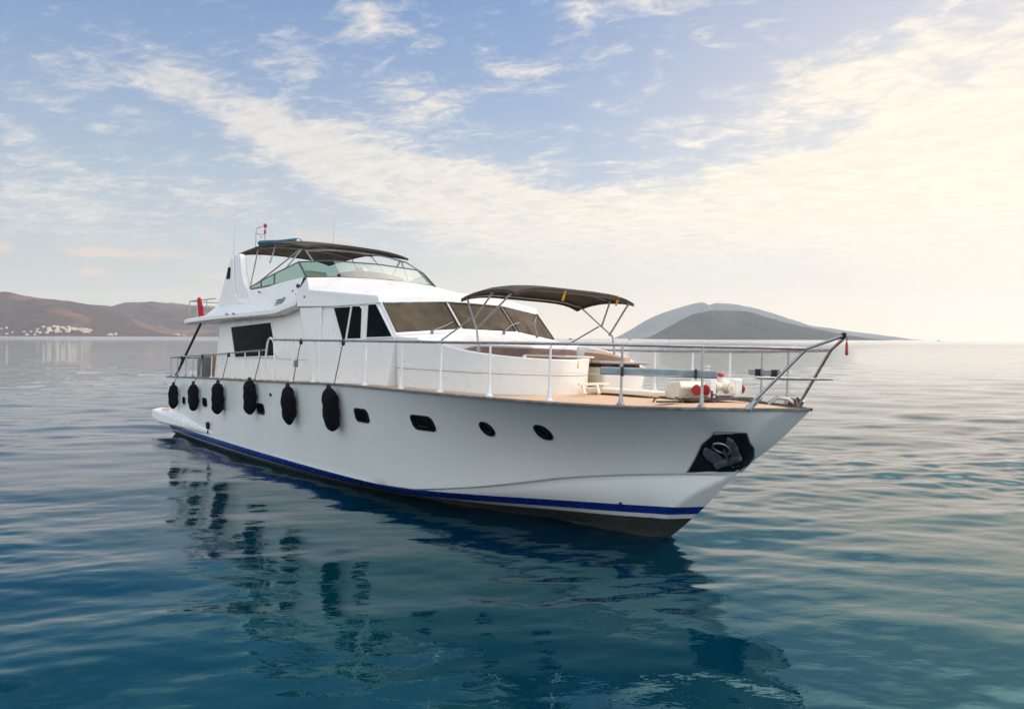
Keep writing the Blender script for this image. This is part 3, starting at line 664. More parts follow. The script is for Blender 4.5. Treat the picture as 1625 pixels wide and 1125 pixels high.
# crossbeam of the arch
# louvre and small fittings on the starboard flank
for sg in (-1,1):
    m=MB(); lv=[(-10.06,3.72),(-9.60,3.77),(-9.76,3.54),(-10.20,3.54)]
    f=MB().prism([(x,sg*(2.015 if z<3.6 else 1.995),z) for x,z in lv],(0,sg*.02,0)).build('louvre_vent','vent',Y)
    for k in range(4):
        z=3.575+k*.05; xa=-10.16+(z-3.54)*.72
        m.box((xa+.22,sg*2.035,z),(.36,.025,.018))
    m.build('louvre_slat','whip',f)
fl=MB().lathe((-9.02,-1.93,4.0),(0,-1,0),[(-.03,.04),(.03,.045),(.05,.04),(.052,.03)],14); fl.build('side_light','black',Y)
m=MB()
for x,y,z in ((-9.3,-1.94,3.9),(-9.06,-1.96,3.82),(-8.55,-1.99,3.74),(-11.41,-1.92,3.97),(-12.9,-2.2,3.44),(-12.4,-2.2,3.44)): MB().lathe((x,y,z),(0,-1,0),[(-.02,.022),(.03,.02)],8).build('flank_fitting','vent',Y)
# flybridge windscreen: tinted panels in a dark frame
gb=[(-12.4,-1.82,4.09),(-11.52,-1.83,4.10),(-10.70,-1.83,4.125),(-8.99,-1.76,4.20),(-8.45,-1.18,4.225),(-8.30,0,4.245)]
gt=[(-12.5,-1.81,4.125),(-11.64,-1.80,4.27),(-10.80,-1.79,4.40),(-9.56,-1.72,4.60),(-9.02,-1.12,4.645),(-8.9,0,4.665)]
gb=gb+[(x,-y,z) for x,y,z in gb[-2::-1]]; gt=gt+[(x,-y,z) for x,y,z in gt[-2::-1]]
fm=MB(); fm.tube(gb,.022,6); fm.tube(gt,.016,6)
for i in (1,2,3,7,8,9): fm.tube([gb[i],gt[i]],.028 if i in(3,7) else .018,6)
gf=fm.build('flybridge_windscreen','bluegrey',Y)
for i in range(len(gb)-1):
    MB().grid([[gb[i],gb[i+1]],[gt[i],gt[i+1]]],False).build('windscreen_pane','tint',gf)
# dash cover and helm seats seen through the panes
rows=[]
for i in range(21):
    y=-.95+1.85*i/20; s=math.sin(math.pi*i/20)**.35
    c=Vector((-9.25+.12*math.cos(y),y,4.33)); rows.append([c+Vector((.16*s*math.cos(a),0,(.11+.02*math.cos(y*1.3))*s*math.sin(a)+.04*s)) for a in np.linspace(0,2*math.pi,14,endpoint=False)])
m=MB(); m.grid(rows,True,True); m.build('dash_cover','console',Y,ang=180)
MB().prism([(-8.75,-1.2,3.6),(-8.75,1.2,3.6),(-9.6,1.3,3.6),(-9.6,-1.3,3.6)],(0,0,.62)).build('helm_console','gel',Y,bevel=.06)
for y in (-.75,.35):
    m=MB().prism([(-10.6,y-.3,4.0),(-10.75,y-.28,4.55),(-10.85,y-.28,4.55),(-10.75,y-.3,3.7),(-10.2,y-.3,3.7),(-10.2,y-.3,4.0)],(0,.6,0)); m.build('helm_seat','cream',Y,bevel=.05,seg=3)
# flybridge bimini
def canopy(xs,halfw,zc,drop,name,th=.02,edge=.07,matn='canvas',pw=3.2):
    rows=[]
    for x,z0 in zip(xs,zc):
        row=[]
        for k in np.linspace(-1,1,15):
            row.append(Vector((x,halfw*k,z0-drop*(abs(k)**pw))))
        rows.append(row)
    m=MB(); m.grid(rows)
    m.grid([[p-Vector((0,0,th)) for p in r] for r in rows])
    def skirt(l): m.grid([l,[p-Vector((0,0,edge)) for p in l]])
    skirt(rows[0]); skirt(rows[-1]); skirt([r[0] for r in rows]); skirt([r[-1] for r in rows])
    return m.build(name,matn,Y,ang=50)
xs=list(np.linspace(-14.55,-9.9,13)); zc=[5.27+.13*math.sin(math.pi*min(1,(x+14.7)/3.0)/2)-.30*max(0,(x+12.4)/2.5)**1.5+.0 for x in xs]
fb=canopy(xs,1.42,[z+.06 for z in zc],.13,'flybridge_bimini',edge=.05)
def bow(x,ztop,half,foot,drop=.10,r=.016,pw=3.2):
    """one bent hoop of a bimini frame, foot to foot"""
    pth=[foot]
    pth+=[(x,-half,ztop-drop)]
    for k in np.linspace(-.9,.9,9): pth.append((x,half*k,ztop-drop*abs(k)**pw-.03))
    pth+=[(x,half,ztop-drop)]; pth.append((foot[0],-foot[1],foot[2])); return pth
for x,zt,foot in ((-13.0,5.40,(-12.4,-1.80,4.10)),(-11.8,5.36,(-11.45,-1.66,4.72)),(-10.25,5.13,(-11.9,-1.82,4.2)),(-10.2,5.12,(-10.35,-1.7,4.5)),(-9.95,5.06,(-9.25,-1.5,4.60))):
    MB().tube(bow(x,zt,1.38,foot,.13),.018,7).build('bimini_bow','pipe',fb)
# masts and aerials
for x,y,z0,z1,r in ((-14.4,-1.55,5.0,6.02,.010),(-14.9,-.6,5.2,5.86,.03),(-12.6,.6,5.35,6.33,.009),(-12.0,.7,5.3,5.52,.008)):
    m=MB()
    if r>.02:
        for k in range(6): m.lathe((x,y,z0+k*.1),(0,0,1),[(0,.012),(.02,.026),(.06,.026),(.08,.012),(.1,.012)],8)
        m.lathe((x,y,z0+.62),(0,0,1),[(0,.02),(.05,.035),(.08,.02)],8)
    else: m.tube([(x,y,z0),(x,y,(z0+z1)/2),(x+.01,y,z1)],[r*1.4,r,r*.6],6)
    m.build('whip_aerial','whip',Y)
mx,my=-14.1,-.85
m=MB(); m.tube([(mx,my-.2,5.35),(mx,my-.2,5.85),(mx,my-.17,5.97),(mx,my-.03,6.03)],.013,6); m.tube([(mx,my+.06,5.35),(mx,my+.06,6.0)],.015,6); m.tube([(mx,my-.2,5.8),(mx,my+.06,5.8)],.011,6)
mst=m.build('signal_mast','steel',Y)
for dz,k in ((.62,.9),(.12,.9),(.45,.6)):
    MB().lathe((mx,my+.06,5.40+dz),(0,0,1),[(-.02,.02),(.0,.05*k),(.08,.055*k),(.10,.02)],10).build('mast_light','red',mst)
# --- foredeck bimini
xs=[-3.52,-3.4,-3.15,-2.9,-2.7,-2.5,-2.3,-2.14,-2.06]; zc=[3.67,3.71,3.76,3.79,3.795,3.79,3.775,3.75,3.725]
fo=canopy(xs,1.39,zc,.12,'foredeck_bimini',edge=.055,pw=5)
for x,zt,foot in ((-3.40,3.72,(-2.70,-1.60,2.76)),(-2.62,3.81,(-2.96,-1.5,3.20)),(-2.16,3.75,(-2.80,-1.55,3.04))):
    pth=bow(x,zt-.03,1.36,foot,.11,pw=5)
    if x==-3.40: pth=[pth[0],(-2.76,-1.60,3.02)]+pth[1:-1]+[(-2.76,1.60,3.02),pth[-1]]
    MB().tube(pth,.017,8).build('bimini_bow','pipe',fo)
for sg in (-1,1): MB().tube([(-3.02,sg*1.5,3.21),(-3.95,sg*1.5,2.82)],.015,7).build('bimini_strut','pipe',fo)
for y,x in ((-.35,-2.05),(.95,-2.05)):
    MB().prism([(x,y,3.70),(x,y+.05,3.70),(x-.14,y+.12,3.55),(x-.14,y+.07,3.55)],(.008,0,0)).build('webbing_strap','yellow',fo)
for sg in (-1,1): MB().lathe((-2.70,sg*1.60,2.66),(0,0,1),[(0,.045),(.03,.045),(.04,.022),(.12,.02)],10).build('bimini_foot','steel',fo)
# --- guard rails
def railtop(sg):
    xs=list(np.linspace(-8.75,1.25,30))+[1.5,1.75,1.95,2.12,2.24]
    out=[]
    for x in xs:
        bb=float(b_(x)) if x<1.3 else 1.05+( .29-1.05)*((x-1.25)/.99)
        out.append((x,sg*(bb-.055 if x<1.3 else bb),2.775+.03*max(0,min(1,(x+2)/4))))
    return out
POST=[1.24,.43,-.46,-1.44,-2.45,-3.47,-4.62,-5.62,-6.64,-7.65]
AFT=[-17.19,-16.4,-15.47,-14.7,-13.88,-12.95,-12.08,-11.23,-10.4,-9.5]
aftz=T((-9.1,2.55),(-10.2,2.50),(-12.5,2.39),(-14.4,2.32),(-17.3,2.2))
def by(x): return float(b_(x))-.055
for sg in (-1,1):
    rt=railtop(sg)
    rail=MB().tube(rt,.021,8); rr=rail.build('guard_rail','steel',Y)
    for x in POST:
        z0=float(zs_(x))+.02; y=sg*by(x)
        m=MB().lathe((x,y,z0),(0,0,1),[(0,.055),(.02,.055),(.03,.035),(.16,.020),(.18,.017),(2.775+.03*max(0,min(1,(x+2)/4))-z0,.017)],10)
        m.build('stanchion','white_post' if x<.3 else 'steel',rr)
    # gate hoop and lower aft rail
    hp_=[(-9.10,sg*by(-9.1),float(zs_(-9.1))+.02),(-9.16,sg*by(-9.1),2.2),(-9.03,sg*by(-9.1),2.70),(-8.97,sg*by(-9),2.78),(-8.86,sg*by(-8.9),2.815),(-8.74,sg*by(-8.8),2.78),(-8.66,sg*by(-8.7),2.70),(-8.60,sg*by(-8.6),2.4),(-8.60,sg*by(-8.6),float(zs_(-8.6))+.02)]
    MB().tube(hp_,.022,8).build('gate_hoop','white_post',rr)
    ar=[(x,sg*by(x),float(aftz(x))) for x in np.linspace(-9.12,-17.25,24)]
    a=MB().tube(ar,.019,8).build('guard_rail','steel',Y); a['label']='lower rail along the aft deck'
    for x in AFT:
        z0=float(zs_(x))+.02
        MB().lathe((x,sg*by(x),z0),(0,0,1),[(0,.045),(.02,.045),(.03,.02),(.1,.014),(float(aftz(x))-z0,.014)],8).build('stanchion','white_post' if x>-13 else 'steel',a)
    # thin wire half way up
    w=MB().tube([(x,sg*by(x),(float(zs_(x))+2.78)/2+.02) for x in list(np.linspace(-8.6,1.24,24))],.0035,5); w.build('guard_wire','white_post',rr)
# stern rail
MB().tube([(-17.25,-by(-17.25),2.2),(-17.28,-1,2.2),(-17.28,1,2.2),(-17.25,by(-17.25),2.2)],.019,8).build('stern_rail','steel',Y)
# pulpit
pp=MB()
for sg in (-1,1):
    pp.tube([(1.65,sg*.59,2.06),(2.24,sg*.29,2.81),(2.46,sg*.12,2.92),(2.57,sg*.02,2.985)],.020,8)
    pp.lathe((1.65,sg*.59,2.03),(.62,-sg*.3,.75),[(0,.05),(.03,.05),(.05,.035),(.14,.03)],8)
pu=pp.build('pulpit','steel',Y)
pb=MB(); pb.tube([(1.72,-.55,2.43),(1.95,-.30,2.43),(2.02,.25,2.43),(2.10,.62,2.43)],[.016,.02,.02,.013],8); pb.build('pulpit_bar','steel',pu)
MB().lathe((2.52,-.02,2.95),(.7,0,.6),[(0,.022),(.02,.032),(.06,.034),(.09,.015)],10).build('bow_light','black',pu)
# upper aft deck rail, light and prop
ur=MB(); pth=[(-14.5,-1.98,3.92),(-17.0,-1.95,3.93),(-17.05,0,3.93),(-17.0,1.95,3.93),(-14.5,1.98,3.92)]; ur.tube(pth,.016,7); ur.tube([(x,y,z-.28) for x,y,z in pth],.009,6)
for x,y in ((-17.0,-1.95),(-16.2,-1.96),(-15.3,-1.97),(-17.05,-.9),(-17.05,0),(-17.05,.9),(-17.0,1.95),(-16.2,1.96),(-15.3,1.97)): ur.tube([(x,y,3.3),(x,y,3.93)],.013,6)
ur.build('upper_deck_rail','steel',Y)
MB().box((-17.32,-1.9,3.28),(.4,.12,.07)).build('stern_light','black',Y,bevel=.02)
MB().tube([(-15.53,-2.05,3.22),(-16.7,-2.36,1.68)],.035,8).build('awning_prop','black',Y)
# --- starboard hull fittings
def hullpatch(pts,out0,out1):
    a=[hp(x,z,out0) for x,z in pts]; b=[hp(x,z,out1) for x,z in pts]; n=len(pts); m=MB()
    c0=sum(a,Vector())/n; c1=sum(b,Vector())/n
    m.add(a+b+[c1],[(i,(i+1)%n,n+(i+1)%n,n+i) for i in range(n)]+[(n+i,n+(i+1)%n,2*n) for i in range(n)])
    return m
def rrect(cx,cz,hw,hh_,r,sk=0,n=6):
    out=[]
    for sx,sz,a0 in ((1,1,0),(-1,1,90),(-1,-1,180),(1,-1,270)):
        for k in range(n+1):
            a=R(a0+90*k/n); x=sx*(hw-r)+r*math.cos(a); z=sz*(hh_-r)+r*math.sin(a); out.append((cx+x+sk*z,cz+z))
    return out
for cx,cz,hw,h2,r in ((-15.46,1.02,.15,.10,.06),(-13.44,1.11,.19,.115,.07),(-9.42,1.24,.22,.125,.08),(-4.91,1.465,.225,.125,.085),(-3.20,1.48,.265,.125,.09),(-1.88,1.50,.115,.11,.10),(-.95,1.53,.115,.11,.10)):
    for side in (1,-1):
        o_=rrect(cx,cz,hw,h2,r); i_=rrect(cx,cz,hw*.80,h2*.78,r*.8)
        A=[hp(x,z,.0) for x,z in o_]; B=[hp(x,z,.014) for x,z in o_]; C_=[hp(x,z,.014) for x,z in i_]; Dd=[hp(x,z,.002) for x,z in i_]
        if side<0: A,B,C_,Dd=[[Vector((p.x,-p.y,p.z)) for p in L] for L in (A,B,C_,Dd)]
        m=MB(); m.grid([l+[l[0]] for l in (A,B,C_,Dd)]); f=m.build('porthole','recess',Y,ang=40)
        c=sum(C_,Vector())/len(C_); E_=[(c+(p-c)*1.02)-(B[0]-A[0])*.55 for p in C_]; n=len(E_)
        g=MB().add(E_+[sum(E_,Vector())/n],[(i,(i+1)%n,n) for i in range(n)]); g.build('porthole_glass','darkglass',f)
        if cx>-4 : 
            q=[c+(p-c)*.62-(B[0]-A[0])*.45 for p in C_]; MB().tube(q+[q[0]],.008,6).build('inner_ring','recess',f)
# anchor recess plate and triangular vent
pl=[(.61,1.085),(.93,1.51),(1.18,1.71),(1.52,1.72),(1.50,1.52),(1.42,1.385),(1.18,1.125)]
def dens(pts,k=8):
    o=[]
    for a,b in zip(pts,pts[1:]+pts[:1]): o+=[(a[0]+(b[0]-a[0])*t/k,a[1]+(b[1]-a[1])*t/k) for t in range(k)]
    return o
def plate(pts,o1,nrow=12):
    """a thin sheet that follows the hull skin inside polygon pts"""
    zs=np.linspace(min(p[1] for p in pts)+1e-4,max(p[1] for p in pts)-1e-4,nrow); rows=[]
    for z in zs:
        xs=[]
        for a,b in zip(pts,pts[1:]+pts[:1]):
            if (a[1]-z)*(b[1]-z)<0: t=(z-a[1])/(b[1]-a[1]); xs.append(a[0]+(b[0]-a[0])*t)
        x0,x1=min(xs),max(xs); x1=min(x1,float(xstem(z))-.012)
        rows.append([hp(x0+(x1-x0)*k/14,z,o1) for k in range(15)])
    m=MB(); m.grid(rows); bd=rows[0]+[r[-1] for r in rows[1:]]+rows[-1][-2::-1]+[r[0] for r in rows[-2:0:-1]]
    m.grid([bd+[bd[0]],[p+Vector((0,.03,0)) for p in bd+[bd[0]]]]); return m
ap=plate(pl,.008).build('anchor_plate','recess',Y,ang=60)
fr=MB(); 
for a,b in zip(pl,pl[1:]): 
    if b[0]<1.5 or a[1]>1.7: fr.tube([hp(a[0]+(b[0]-a[0])*t/6,a[1]+(b[1]-a[1])*t/6,.01) for t in range(7)],.008,5)
fr.build('plate_rim','vent',ap)
m=MB()
for k in range(5):
    z=1.06+k*.05; w=.21*(1-(z-1.03)/.36); m.tube([hp(-11.99-w,z,.01),hp(-11.99+w,z,.01)],.012,5)
for a,b in (((-12.23,1.03),(-11.98,1.38)),((-11.98,1.38),(-11.74,1.05)),((-12.23,1.03),(-11.74,1.05))): m.tube([hp(*a,.01),hp(*b,.01)],.014,5)
m.build('triangular_vent','vent',Y)
m=MB()
for x,z,r in ((-8.72,1.6,.035),(-13.27,.34,.05),(-.34,.52,.022)):
    p=hp(x,z,0); n=(hp(x,z,.1)-p).normalized(); m.lathe(p,n,[(-.02,r),(.03,r),(.032,r*.6)],10)
m.build('through_hull_outlet','black',Y)
m=MB().tube([hp(-13.2,.44,.03),hp(-13.15,.6,.05)],.05,8); m.build('exhaust_flap','black',Y)
# swim platform with its swept fairing along the quarter
rows=[]
for x in np.linspace(-12.9,-17.4,20):
    k=(-12.9-x)/4.5; y0=float(hh(x,.35)); o=.30*k**1.1; zt=.36+.18*k; zb=.30-.08*k
    rows.append([Vector((x,-(y0-.02),zt+.04)),Vector((x,-(y0+o),zt)),Vector((x,-(y0+o),zb+.04)),Vector((x,-(y0+o*.8),zb)),Vector((x,-(y0-.02),zb-.03))])
m=MB(); m.grid(rows); m.poly(rows[-1]); m.mirror()
m.prism([(-17.2,-2.62,.25),(-18.5,-2.55,.27),(-18.95,-2.2,.28),(-19.05,0,.28),(-18.95,2.2,.28),(-18.5,2.55,.27),(-17.2,2.62,.25)],(0,0,.27))
sp=m.build('swim_platform','gel',Y,bevel=.03,ang=30)
MB().prism([(-17.5,-2.35,.521),(-18.4,-2.3,.541),(-18.8,-2.0,.551),(-18.8,2.0,.551),(-18.4,2.3,.541),(-17.5,2.35,.521)],(0,0,.014)).build('platform_teak','teak',sp)
# aft cockpit furniture
MB().box((-15.9,0,1.95),(.9,2.4,.45)).build('aft_bench','cream',Y,bevel=.04)
MB().box((-16.3,-1.55,2.0),(.5,.5,.62)).build('cockpit_locker','tan',Y,bevel=.03)
MB().box((-15.6,-1.9,1.98),(.28,.3,.55)).build('shore_power_box','vent',Y,bevel=.02)
# foredeck fittings: hatch, step, eye, fairleads
h_=MB().prism([(-1.62,-.28,2.06),(-1.66,.42,2.06),(-.42,.40,2.06),(-.30,.22,2.06),(-.38,-.05,2.06)],(0,0,.07)).build('deck_hatch','cream',Y,bevel=.015)
m=MB(); m.prism([(-1.0,-.95,2.19),(-1.12,-.88,2.19),(-1.45,.0,2.19),(-1.33,.05,2.19)],(0,0,.03))
for x,y in ((-1.04,-.86),(-1.17,-.42)):
    m.tube([(x,y,2.19),(x+.10,y-.04,2.06)],.025,6)
m.build('folding_step','cream',Y)
m=MB(); m.tube([(.47,-1.02,2.05),(.49,-.99,2.10),(.53,-.93,2.115)],.012,6); m.tube([(.60,-.72,2.115),(.63,-.66,2.10),(.65,-.62,2.05)],.012,6); m.box((.55,-.82,2.055),(.1,.34,.02)); m.build('deck_cleat','iron',Y)
m=MB()
for x,y in ((1.72,.30),(1.86,.12),(1.62,.62)):
    m=MB(); m.tube([(x-.08,y+.07,2.07),(x-.05,y+.05,2.13),(x,y,2.15),(x+.05,y-.05,2.13),(x+.07,y-.07,2.07)],.022,7); m.build('fairlead','iron',Y)
m=MB().tube([(1.62,-.10,2.09),(1.70,-.02,2.17),(1.80,.06,2.16),(1.9,.1,2.10)],.024,7); m.build('stem_roller','steel',Y)
# windlass
W=MB(); W.prism([(.10,-.42,2.06),(.62,-.42,2.06),(.66,1.05,2.06),(.14,1.05,2.06)],(0,0,.035))
wl=W.build('windlass','iron',Y)
m=MB(); m.prism([(.24,-.50,2.09),(.46,-.50,2.07),(.52,-.50,2.24),(.46,-.46,2.33),(.28,-.46,2.31),(.22,-.50,2.22)],(0,.58,0)); m.build('gearbox','beige',wl,bevel=.025,seg=3)
m=MB(); m.box((.36,.30,2.24),(.24,.16,.34)); m.box((.36,.92,2.22),(.26,.20,.30)); m.prism([(.28,-.30,2.10),(.44,-.30,2.10),(.42,-.30,2.22),(.30,-.30,2.22)],(0,1.2,0)); m.build('bearing_block','gel',wl,bevel=.03,seg=3)
m=MB().lathe((.36,.25,2.40),(0,0,1),[(0,.05),(.04,.075),(.10,.06),(.13,.075),(.15,.07)],14); m.build('capstan_head','beige',wl)
m=MB(); m.lathe((.37,.40,2.24),(0,1,0),[(0,.10),(.04,.115),(.08,.075),(.18,.07),(.24,.11),(.30,.12),(.32,.10),(.42,.1)],20); m.lathe((.62,.55,2.24),(1,0,0),[(-.08,.02),(-.02,.085),(.0,.085),(.01,.03),(.03,.028)],16); m.build('chain_wheel','cream',wl)
for xw,y0 in ((.60,-.27),(.60,-.07),(.42,1.04)):
    m=MB().lathe((xw,y0,2.21),(0,1,0),[(0,.02),(.0,.07),(.022,.08),(.045,.07),(.055,.04)],20); m.build('red_hand_wheel','red',wl)
MB().lathe((.40,.58,2.39),(.1,-.2,1),[(0,.03),(.02,.06),(.05,.05),(.07,.01)],10).build('brake_cap','red',wl)
m=MB(); c=Vector((.70,.02,2.10)); m.tube([c+Vector((0,.055*math.cos(a),.055*math.sin(a))) for a in np.linspace(0,2*math.pi,15)],.012,6); m.tube([(.6,.0,2.07),(.6,.1,2.07),(.6,.1,2.2)],.016,6); m.build('shackle_ring','iron',wl)
# ------------------------------------------------------------------ things carried by the yacht
FD=[(-16.66,1.45,.70,.150,'closest to the stern corner, first of the row'),(-14.45,1.58,.72,.155,'second from the stern corner, between two small portholes'),(-12.22,1.72,.77,.165,'hanging beside the triangular vent on the hull'),
    (-9.92,1.87,.74,.16,'below the white gate hoop, just aft of the square porthole'),(-7.76,1.88,.78,.165,'on the lanyard with a small tag, second from the bow'),(-5.88,1.96,.80,.17,'nearest the bow, with a lump on its side')]
for i,(x,zt,L,r,ll) in enumerate(FD):
    r*=.88; x+=(.66,.58,.52,.46,.37,.32)[i]
    p=hp(x,zt,r+.015); q=hp(x,zt-L,r+.015); q.x=p.x-.22*(1 if i>1 else .4); 
    rx=x if i in(0,1) else x+.05
    zr=2.775 if x>-8.7 else float(aftz(x)); kn=Vector((rx+.06,-by(rx),zr))
    t=thing('boat_fender','black cloth covered fender '+ll,'fender',q,'black fenders along the starboard side')
    ax=(p-q); ln=ax.length; axn=ax.normalized()
    e1=axn.cross(Vector((0,1,0))).normalized(); e2=axn.cross(e1); rows=[]
    rnd=random.Random(i*5+1)
    ph=[rnd.uniform(0,6) for _ in range(4)]
    for k in range(25):
        s=k/24
        body=(1-abs(2*s-1)**(4.2 if i!=4 else 3.0))**.5 if 0<s<1 else 0
        rad=r*max(.30 if s<.02 else .16,body)
        rows.append([q+axn*(ln*s)+(e1*math.cos(a)+e2*math.sin(a))*rad*(1+.05*math.sin(3*s*6+a*2+ph[0])+.035*math.sin(9*s+a*3+ph[1])+(.30*math.exp(-((s-.5)/.07)**2)*max(0,math.cos(a-(math.pi if e1.x>0 else 0)))**6 if i==5 else 0)) for a in np.linspace(0,2*math.pi,20,endpoint=False)])
    m=MB(); m.grid(rows,True,True); m.poly(rows[0]); m.poly(rows[-1]); m.build('cover','fend',t,ang=60)
    top=p+axn*.0; m=MB(); mid=(top+kn)/2+Vector((0,-.04,0)); ce=Vector((x+.01,-(float(b_(x))+.045),float(zs_(x))+.02)); m.tube([top-axn*.03,top.lerp(ce,.5),ce,kn],.010,6); m.build('lanyard','rope',t)
    MB().lathe(top-axn*.02,axn,[(0,.02),(.02,.045),(.07,.04),(.1,.015)],8).build('knot','black',t)
    MB().lathe(kn-Vector((0,0,.09)),(0,0,1),[(0,.02),(.03,.036),(.09,.036),(.12,.02)],8).build('knot','black',t)
    if i==4: MB().box(kn*.62+top*.38+Vector((0.05,-.02,-.12)),(.17,.02,.13)).build('tag','vent',t)
# anchor in its plate
an=thing('anchor','grey stockless anchor with two flukes stowed flat against the dark plate on the bow','anchor',hp(1.1,1.25,.05))
def slab(pts,o0,o1): return hullpatch(pts,o0,o1)
def xz(px,py): # local plate coordinates: 0..1 across the crown, up
    a=Vector((.96,1.235)); b=Vector((1.29,1.37)); u=(b-a); v=Vector((-u.y*.55+.10,u.x*.9)); p=a+u*px+v*py; return (p.x,p.y)
def aslab(pts,o0,o1,name):
    m=slab([xz(*p) for p in pts],o0,o1); return m.build(name,'anchor',an,ang=40,bevel=.006)
aslab([(-.05,-.10),(.35,-.06),(.5,-.14),(.65,-.06),(1.02,-.08),(1.08,.10),(.7,.20),(.5,.12),(.3,.2),(-.08,.12)],.01,.075,'crown')
aslab([(-.02,.08),(.32,.12),(.22,.42),(.05,.72),(-.14,.86),(-.27,.66),(-.22,.38)],.012,.055,'fluke')
aslab([(.74,.12),(1.02,.08),(1.10,.42),(1.06,.80),(.92,1.0),(.76,.84),(.68,.45)],.012,.055,'fluke')
aslab([(.43,.08),(.57,.08),(.55,.62),(.45,.62)],.02,.085,'shank')
m=MB(); c=xz(.5,.68); m.tube([hp(c[0]+.105*math.cos(a),c[1]+.075*math.sin(a),.05) for a in np.linspace(0,2*math.pi,17)],.014,6); m.build('hawse_ring','steel',an)
m=MB(); 
for px in (.02,.5,.98): 
    c=xz(px,.0); p=hp(*c,.0); n=(hp(*c,.1)-p).normalized(); MB().lathe(p,n,[(.02,.04),(.06,.04),(.075,.025)],10).build('crown_boss','anchor',an)
# planks lashed inside the bow rails
def plank(a,b,z0,z1,name,label):
    a=Vector(a);b=Vector(b); d=(b-a).normalized(); n=Vector((-d.y,d.x,0))*.045
    t=thing(name,label,'plank',(a+b)/2)
    m=MB().prism([a+Vector((0,0,z0)),b+Vector((0,0,z0)),b+Vector((0,0,z1)),a+Vector((0,0,z1))],n); m.build('board','plank',t,bevel=.02,seg=3)
    for k in ((.20,.82) if a.y<0 else (.42,.93)):
        m=MB(); p=a.lerp(b,k)-n*.3; m.box(p+Vector((0,0,(z0+z1)/2)),(.03,.13,z1-z0+.02),rot=Matrix.Rotation(math.atan2(d.y,d.x),3,'Z')); m.build('lashing','black',t)
    return t
plank((.20,-1.78,0),(1.40,-.90,0),2.40,2.50,'fender_plank','long grey blue plank lashed along the near bow rail above the windlass')
plank((.12,1.70,0),(1.02,1.12,0),2.42,2.51,'fender_plank','short grey plank lashed to the far bow rail behind the pulpit')
# rolled blue awning on the flybridge canopy
t=thing('rolled_awning','rolled blue canvas awning lying across the top of the flybridge canopy','awning',(-13.0,-1.0,5.42))
m=MB(); a=Vector((-13.75,-1.0,5.50)); b=Vector((-11.35,-1.0,5.33)); rows=[]
for k in range(19):
    s=k/18; c=a.lerp(b,s); rows.append([c+Vector((0,.13*math.cos(q)*(1+.08*math.sin(9*s)),.075*math.sin(q)*(1+.1*math.sin(7*s+1)))) for q in np.linspace(0,2*math.pi,14,endpoint=False)])
m.grid(rows,True,True); m.poly(rows[0]); m.poly(rows[-1]); m.build('canvas_roll','bluecover',t,ang=60)
m=MB(); m.lathe(b+Vector((.0,0,.0)),(1,0,0),[(0,.05),(.06,.055),(.09,.03)],10); m.build('end_cap','whip',t)
# furled red flag
t=thing('flag','furled red flag on a leaning staff at the aft rail of the upper deck','flag',(-15.7,-1.99,3.35))
m=MB(); rows=[]
for k in range(21):
    s=k/20; c=Vector((-15.95+.30*s,-1.99,3.98-.52*s)); w=.03+.16*math.sin(min(1,s*1.15)*math.pi*.62)
    rows.append([c+Vector((w*math.cos(q)*(1+.25*math.sin(3*q+s*4)),.045*math.sin(q)*(1+.35*math.sin(2*q+s*6)),.03*math.cos(q)-.03*s*math.sin(2*q))) for q in np.linspace(0,2*math.pi,18,endpoint=False)])
m.grid(rows,True,True); m.poly(rows[0]); m.poly(rows[-1]); m.build('cloth','flag',t,ang=70)
MB().tube([(-15.60,-1.95,3.33),(-15.98,-1.95,4.03)],.012,6).build('staff','whip',t)
# red tassel at the pulpit tip
t=thing('tassel','small red tassel hanging from the tip of the bow pulpit','tassel',(2.56,.03,2.78))
m=MB().lathe((2.575,.03,2.93),(.03,0,-1),[(0,.006),(.03,.009),(.05,.014),(.12,.017),(.17,.022),(.19,.008)],10); m.build('cloth_tassel','red',t)
MB().tube([(2.55,.0,2.985),(2.585,.03,2.96),(2.575,.03,2.92)],.005,5).build('cord','rope',t)
# ------------------------------------------------------------------ shore houses and distant boats
hm=MT['house']=mat('white_render',(.72,.68,.60),.8,base2=(.60,.55,.47),vscale=.05)
MT['roof']=mat('house_roof',(.40,.24,.17),.85,base2=(.5,.45,.38),vscale=.03)
def unit_house(name,flat):
    m=MB(); m.box((0,0,.5),(1,.8,1.3)); m.box((.12,-.38,.15),(.55,.3,.7))
    if flat: m.box((-.1,.05,1.28),(.5,.45,.3))
    o=m.build(name,'house',boat=False)
    r=MB()
    if flat: r.box((0,0,1.17),(1.04,.84,.05))
    else: r.prism([(-.56,-.46,1.15),(-.56,.46,1.15),(-.56,0,1.5)],(1.12,0,0))
    r.build('roof','roof',o,base=(0,0,0)); return o
flat=unit_house('hillside_house',True); pit=unit_house('hillside_house',False); used={0:False,1:False}
def ground(X,Yv):
    return max(h(X,Yv) for h in [HFL[0]])
rnd=random.Random(21)
def place(px,py,dd,size,grp,label,k):
    X=px2x(px,dd); 
    src=flat if k==0 else pit
    if not used[k]: o=src; used[k]=True
    else:
        o=src.copy(); COL.objects.link(o)
        for ch in list(src.children):
            c=ch.copy(); COL.objects.link(c); c.parent=o
    want=px2h(py,px,dd)
    # slide the plot up the slope until the ground is as high as wanted
    h=HFL[0]; Yv=3300.
    for s in range(200):
        Yv=3300+s*5
        if h(px2x(px,Yv),Yv)>=want: break
    X=px2x(px,Yv); o.location=(X,Yv,max(1,h(X,Yv))-.2*size); o.scale=(size*rnd.uniform(.9,1.9),size,size*rnd.uniform(.6,.9)); o.rotation_euler=(0,0,rnd.uniform(-.5,.5))
    tag(o,label,'house',grp)
L1='pale flat house among scrub on the lower hillside at the left shore'
L2='cream terrace house in the dense bright cluster on the left hillside'
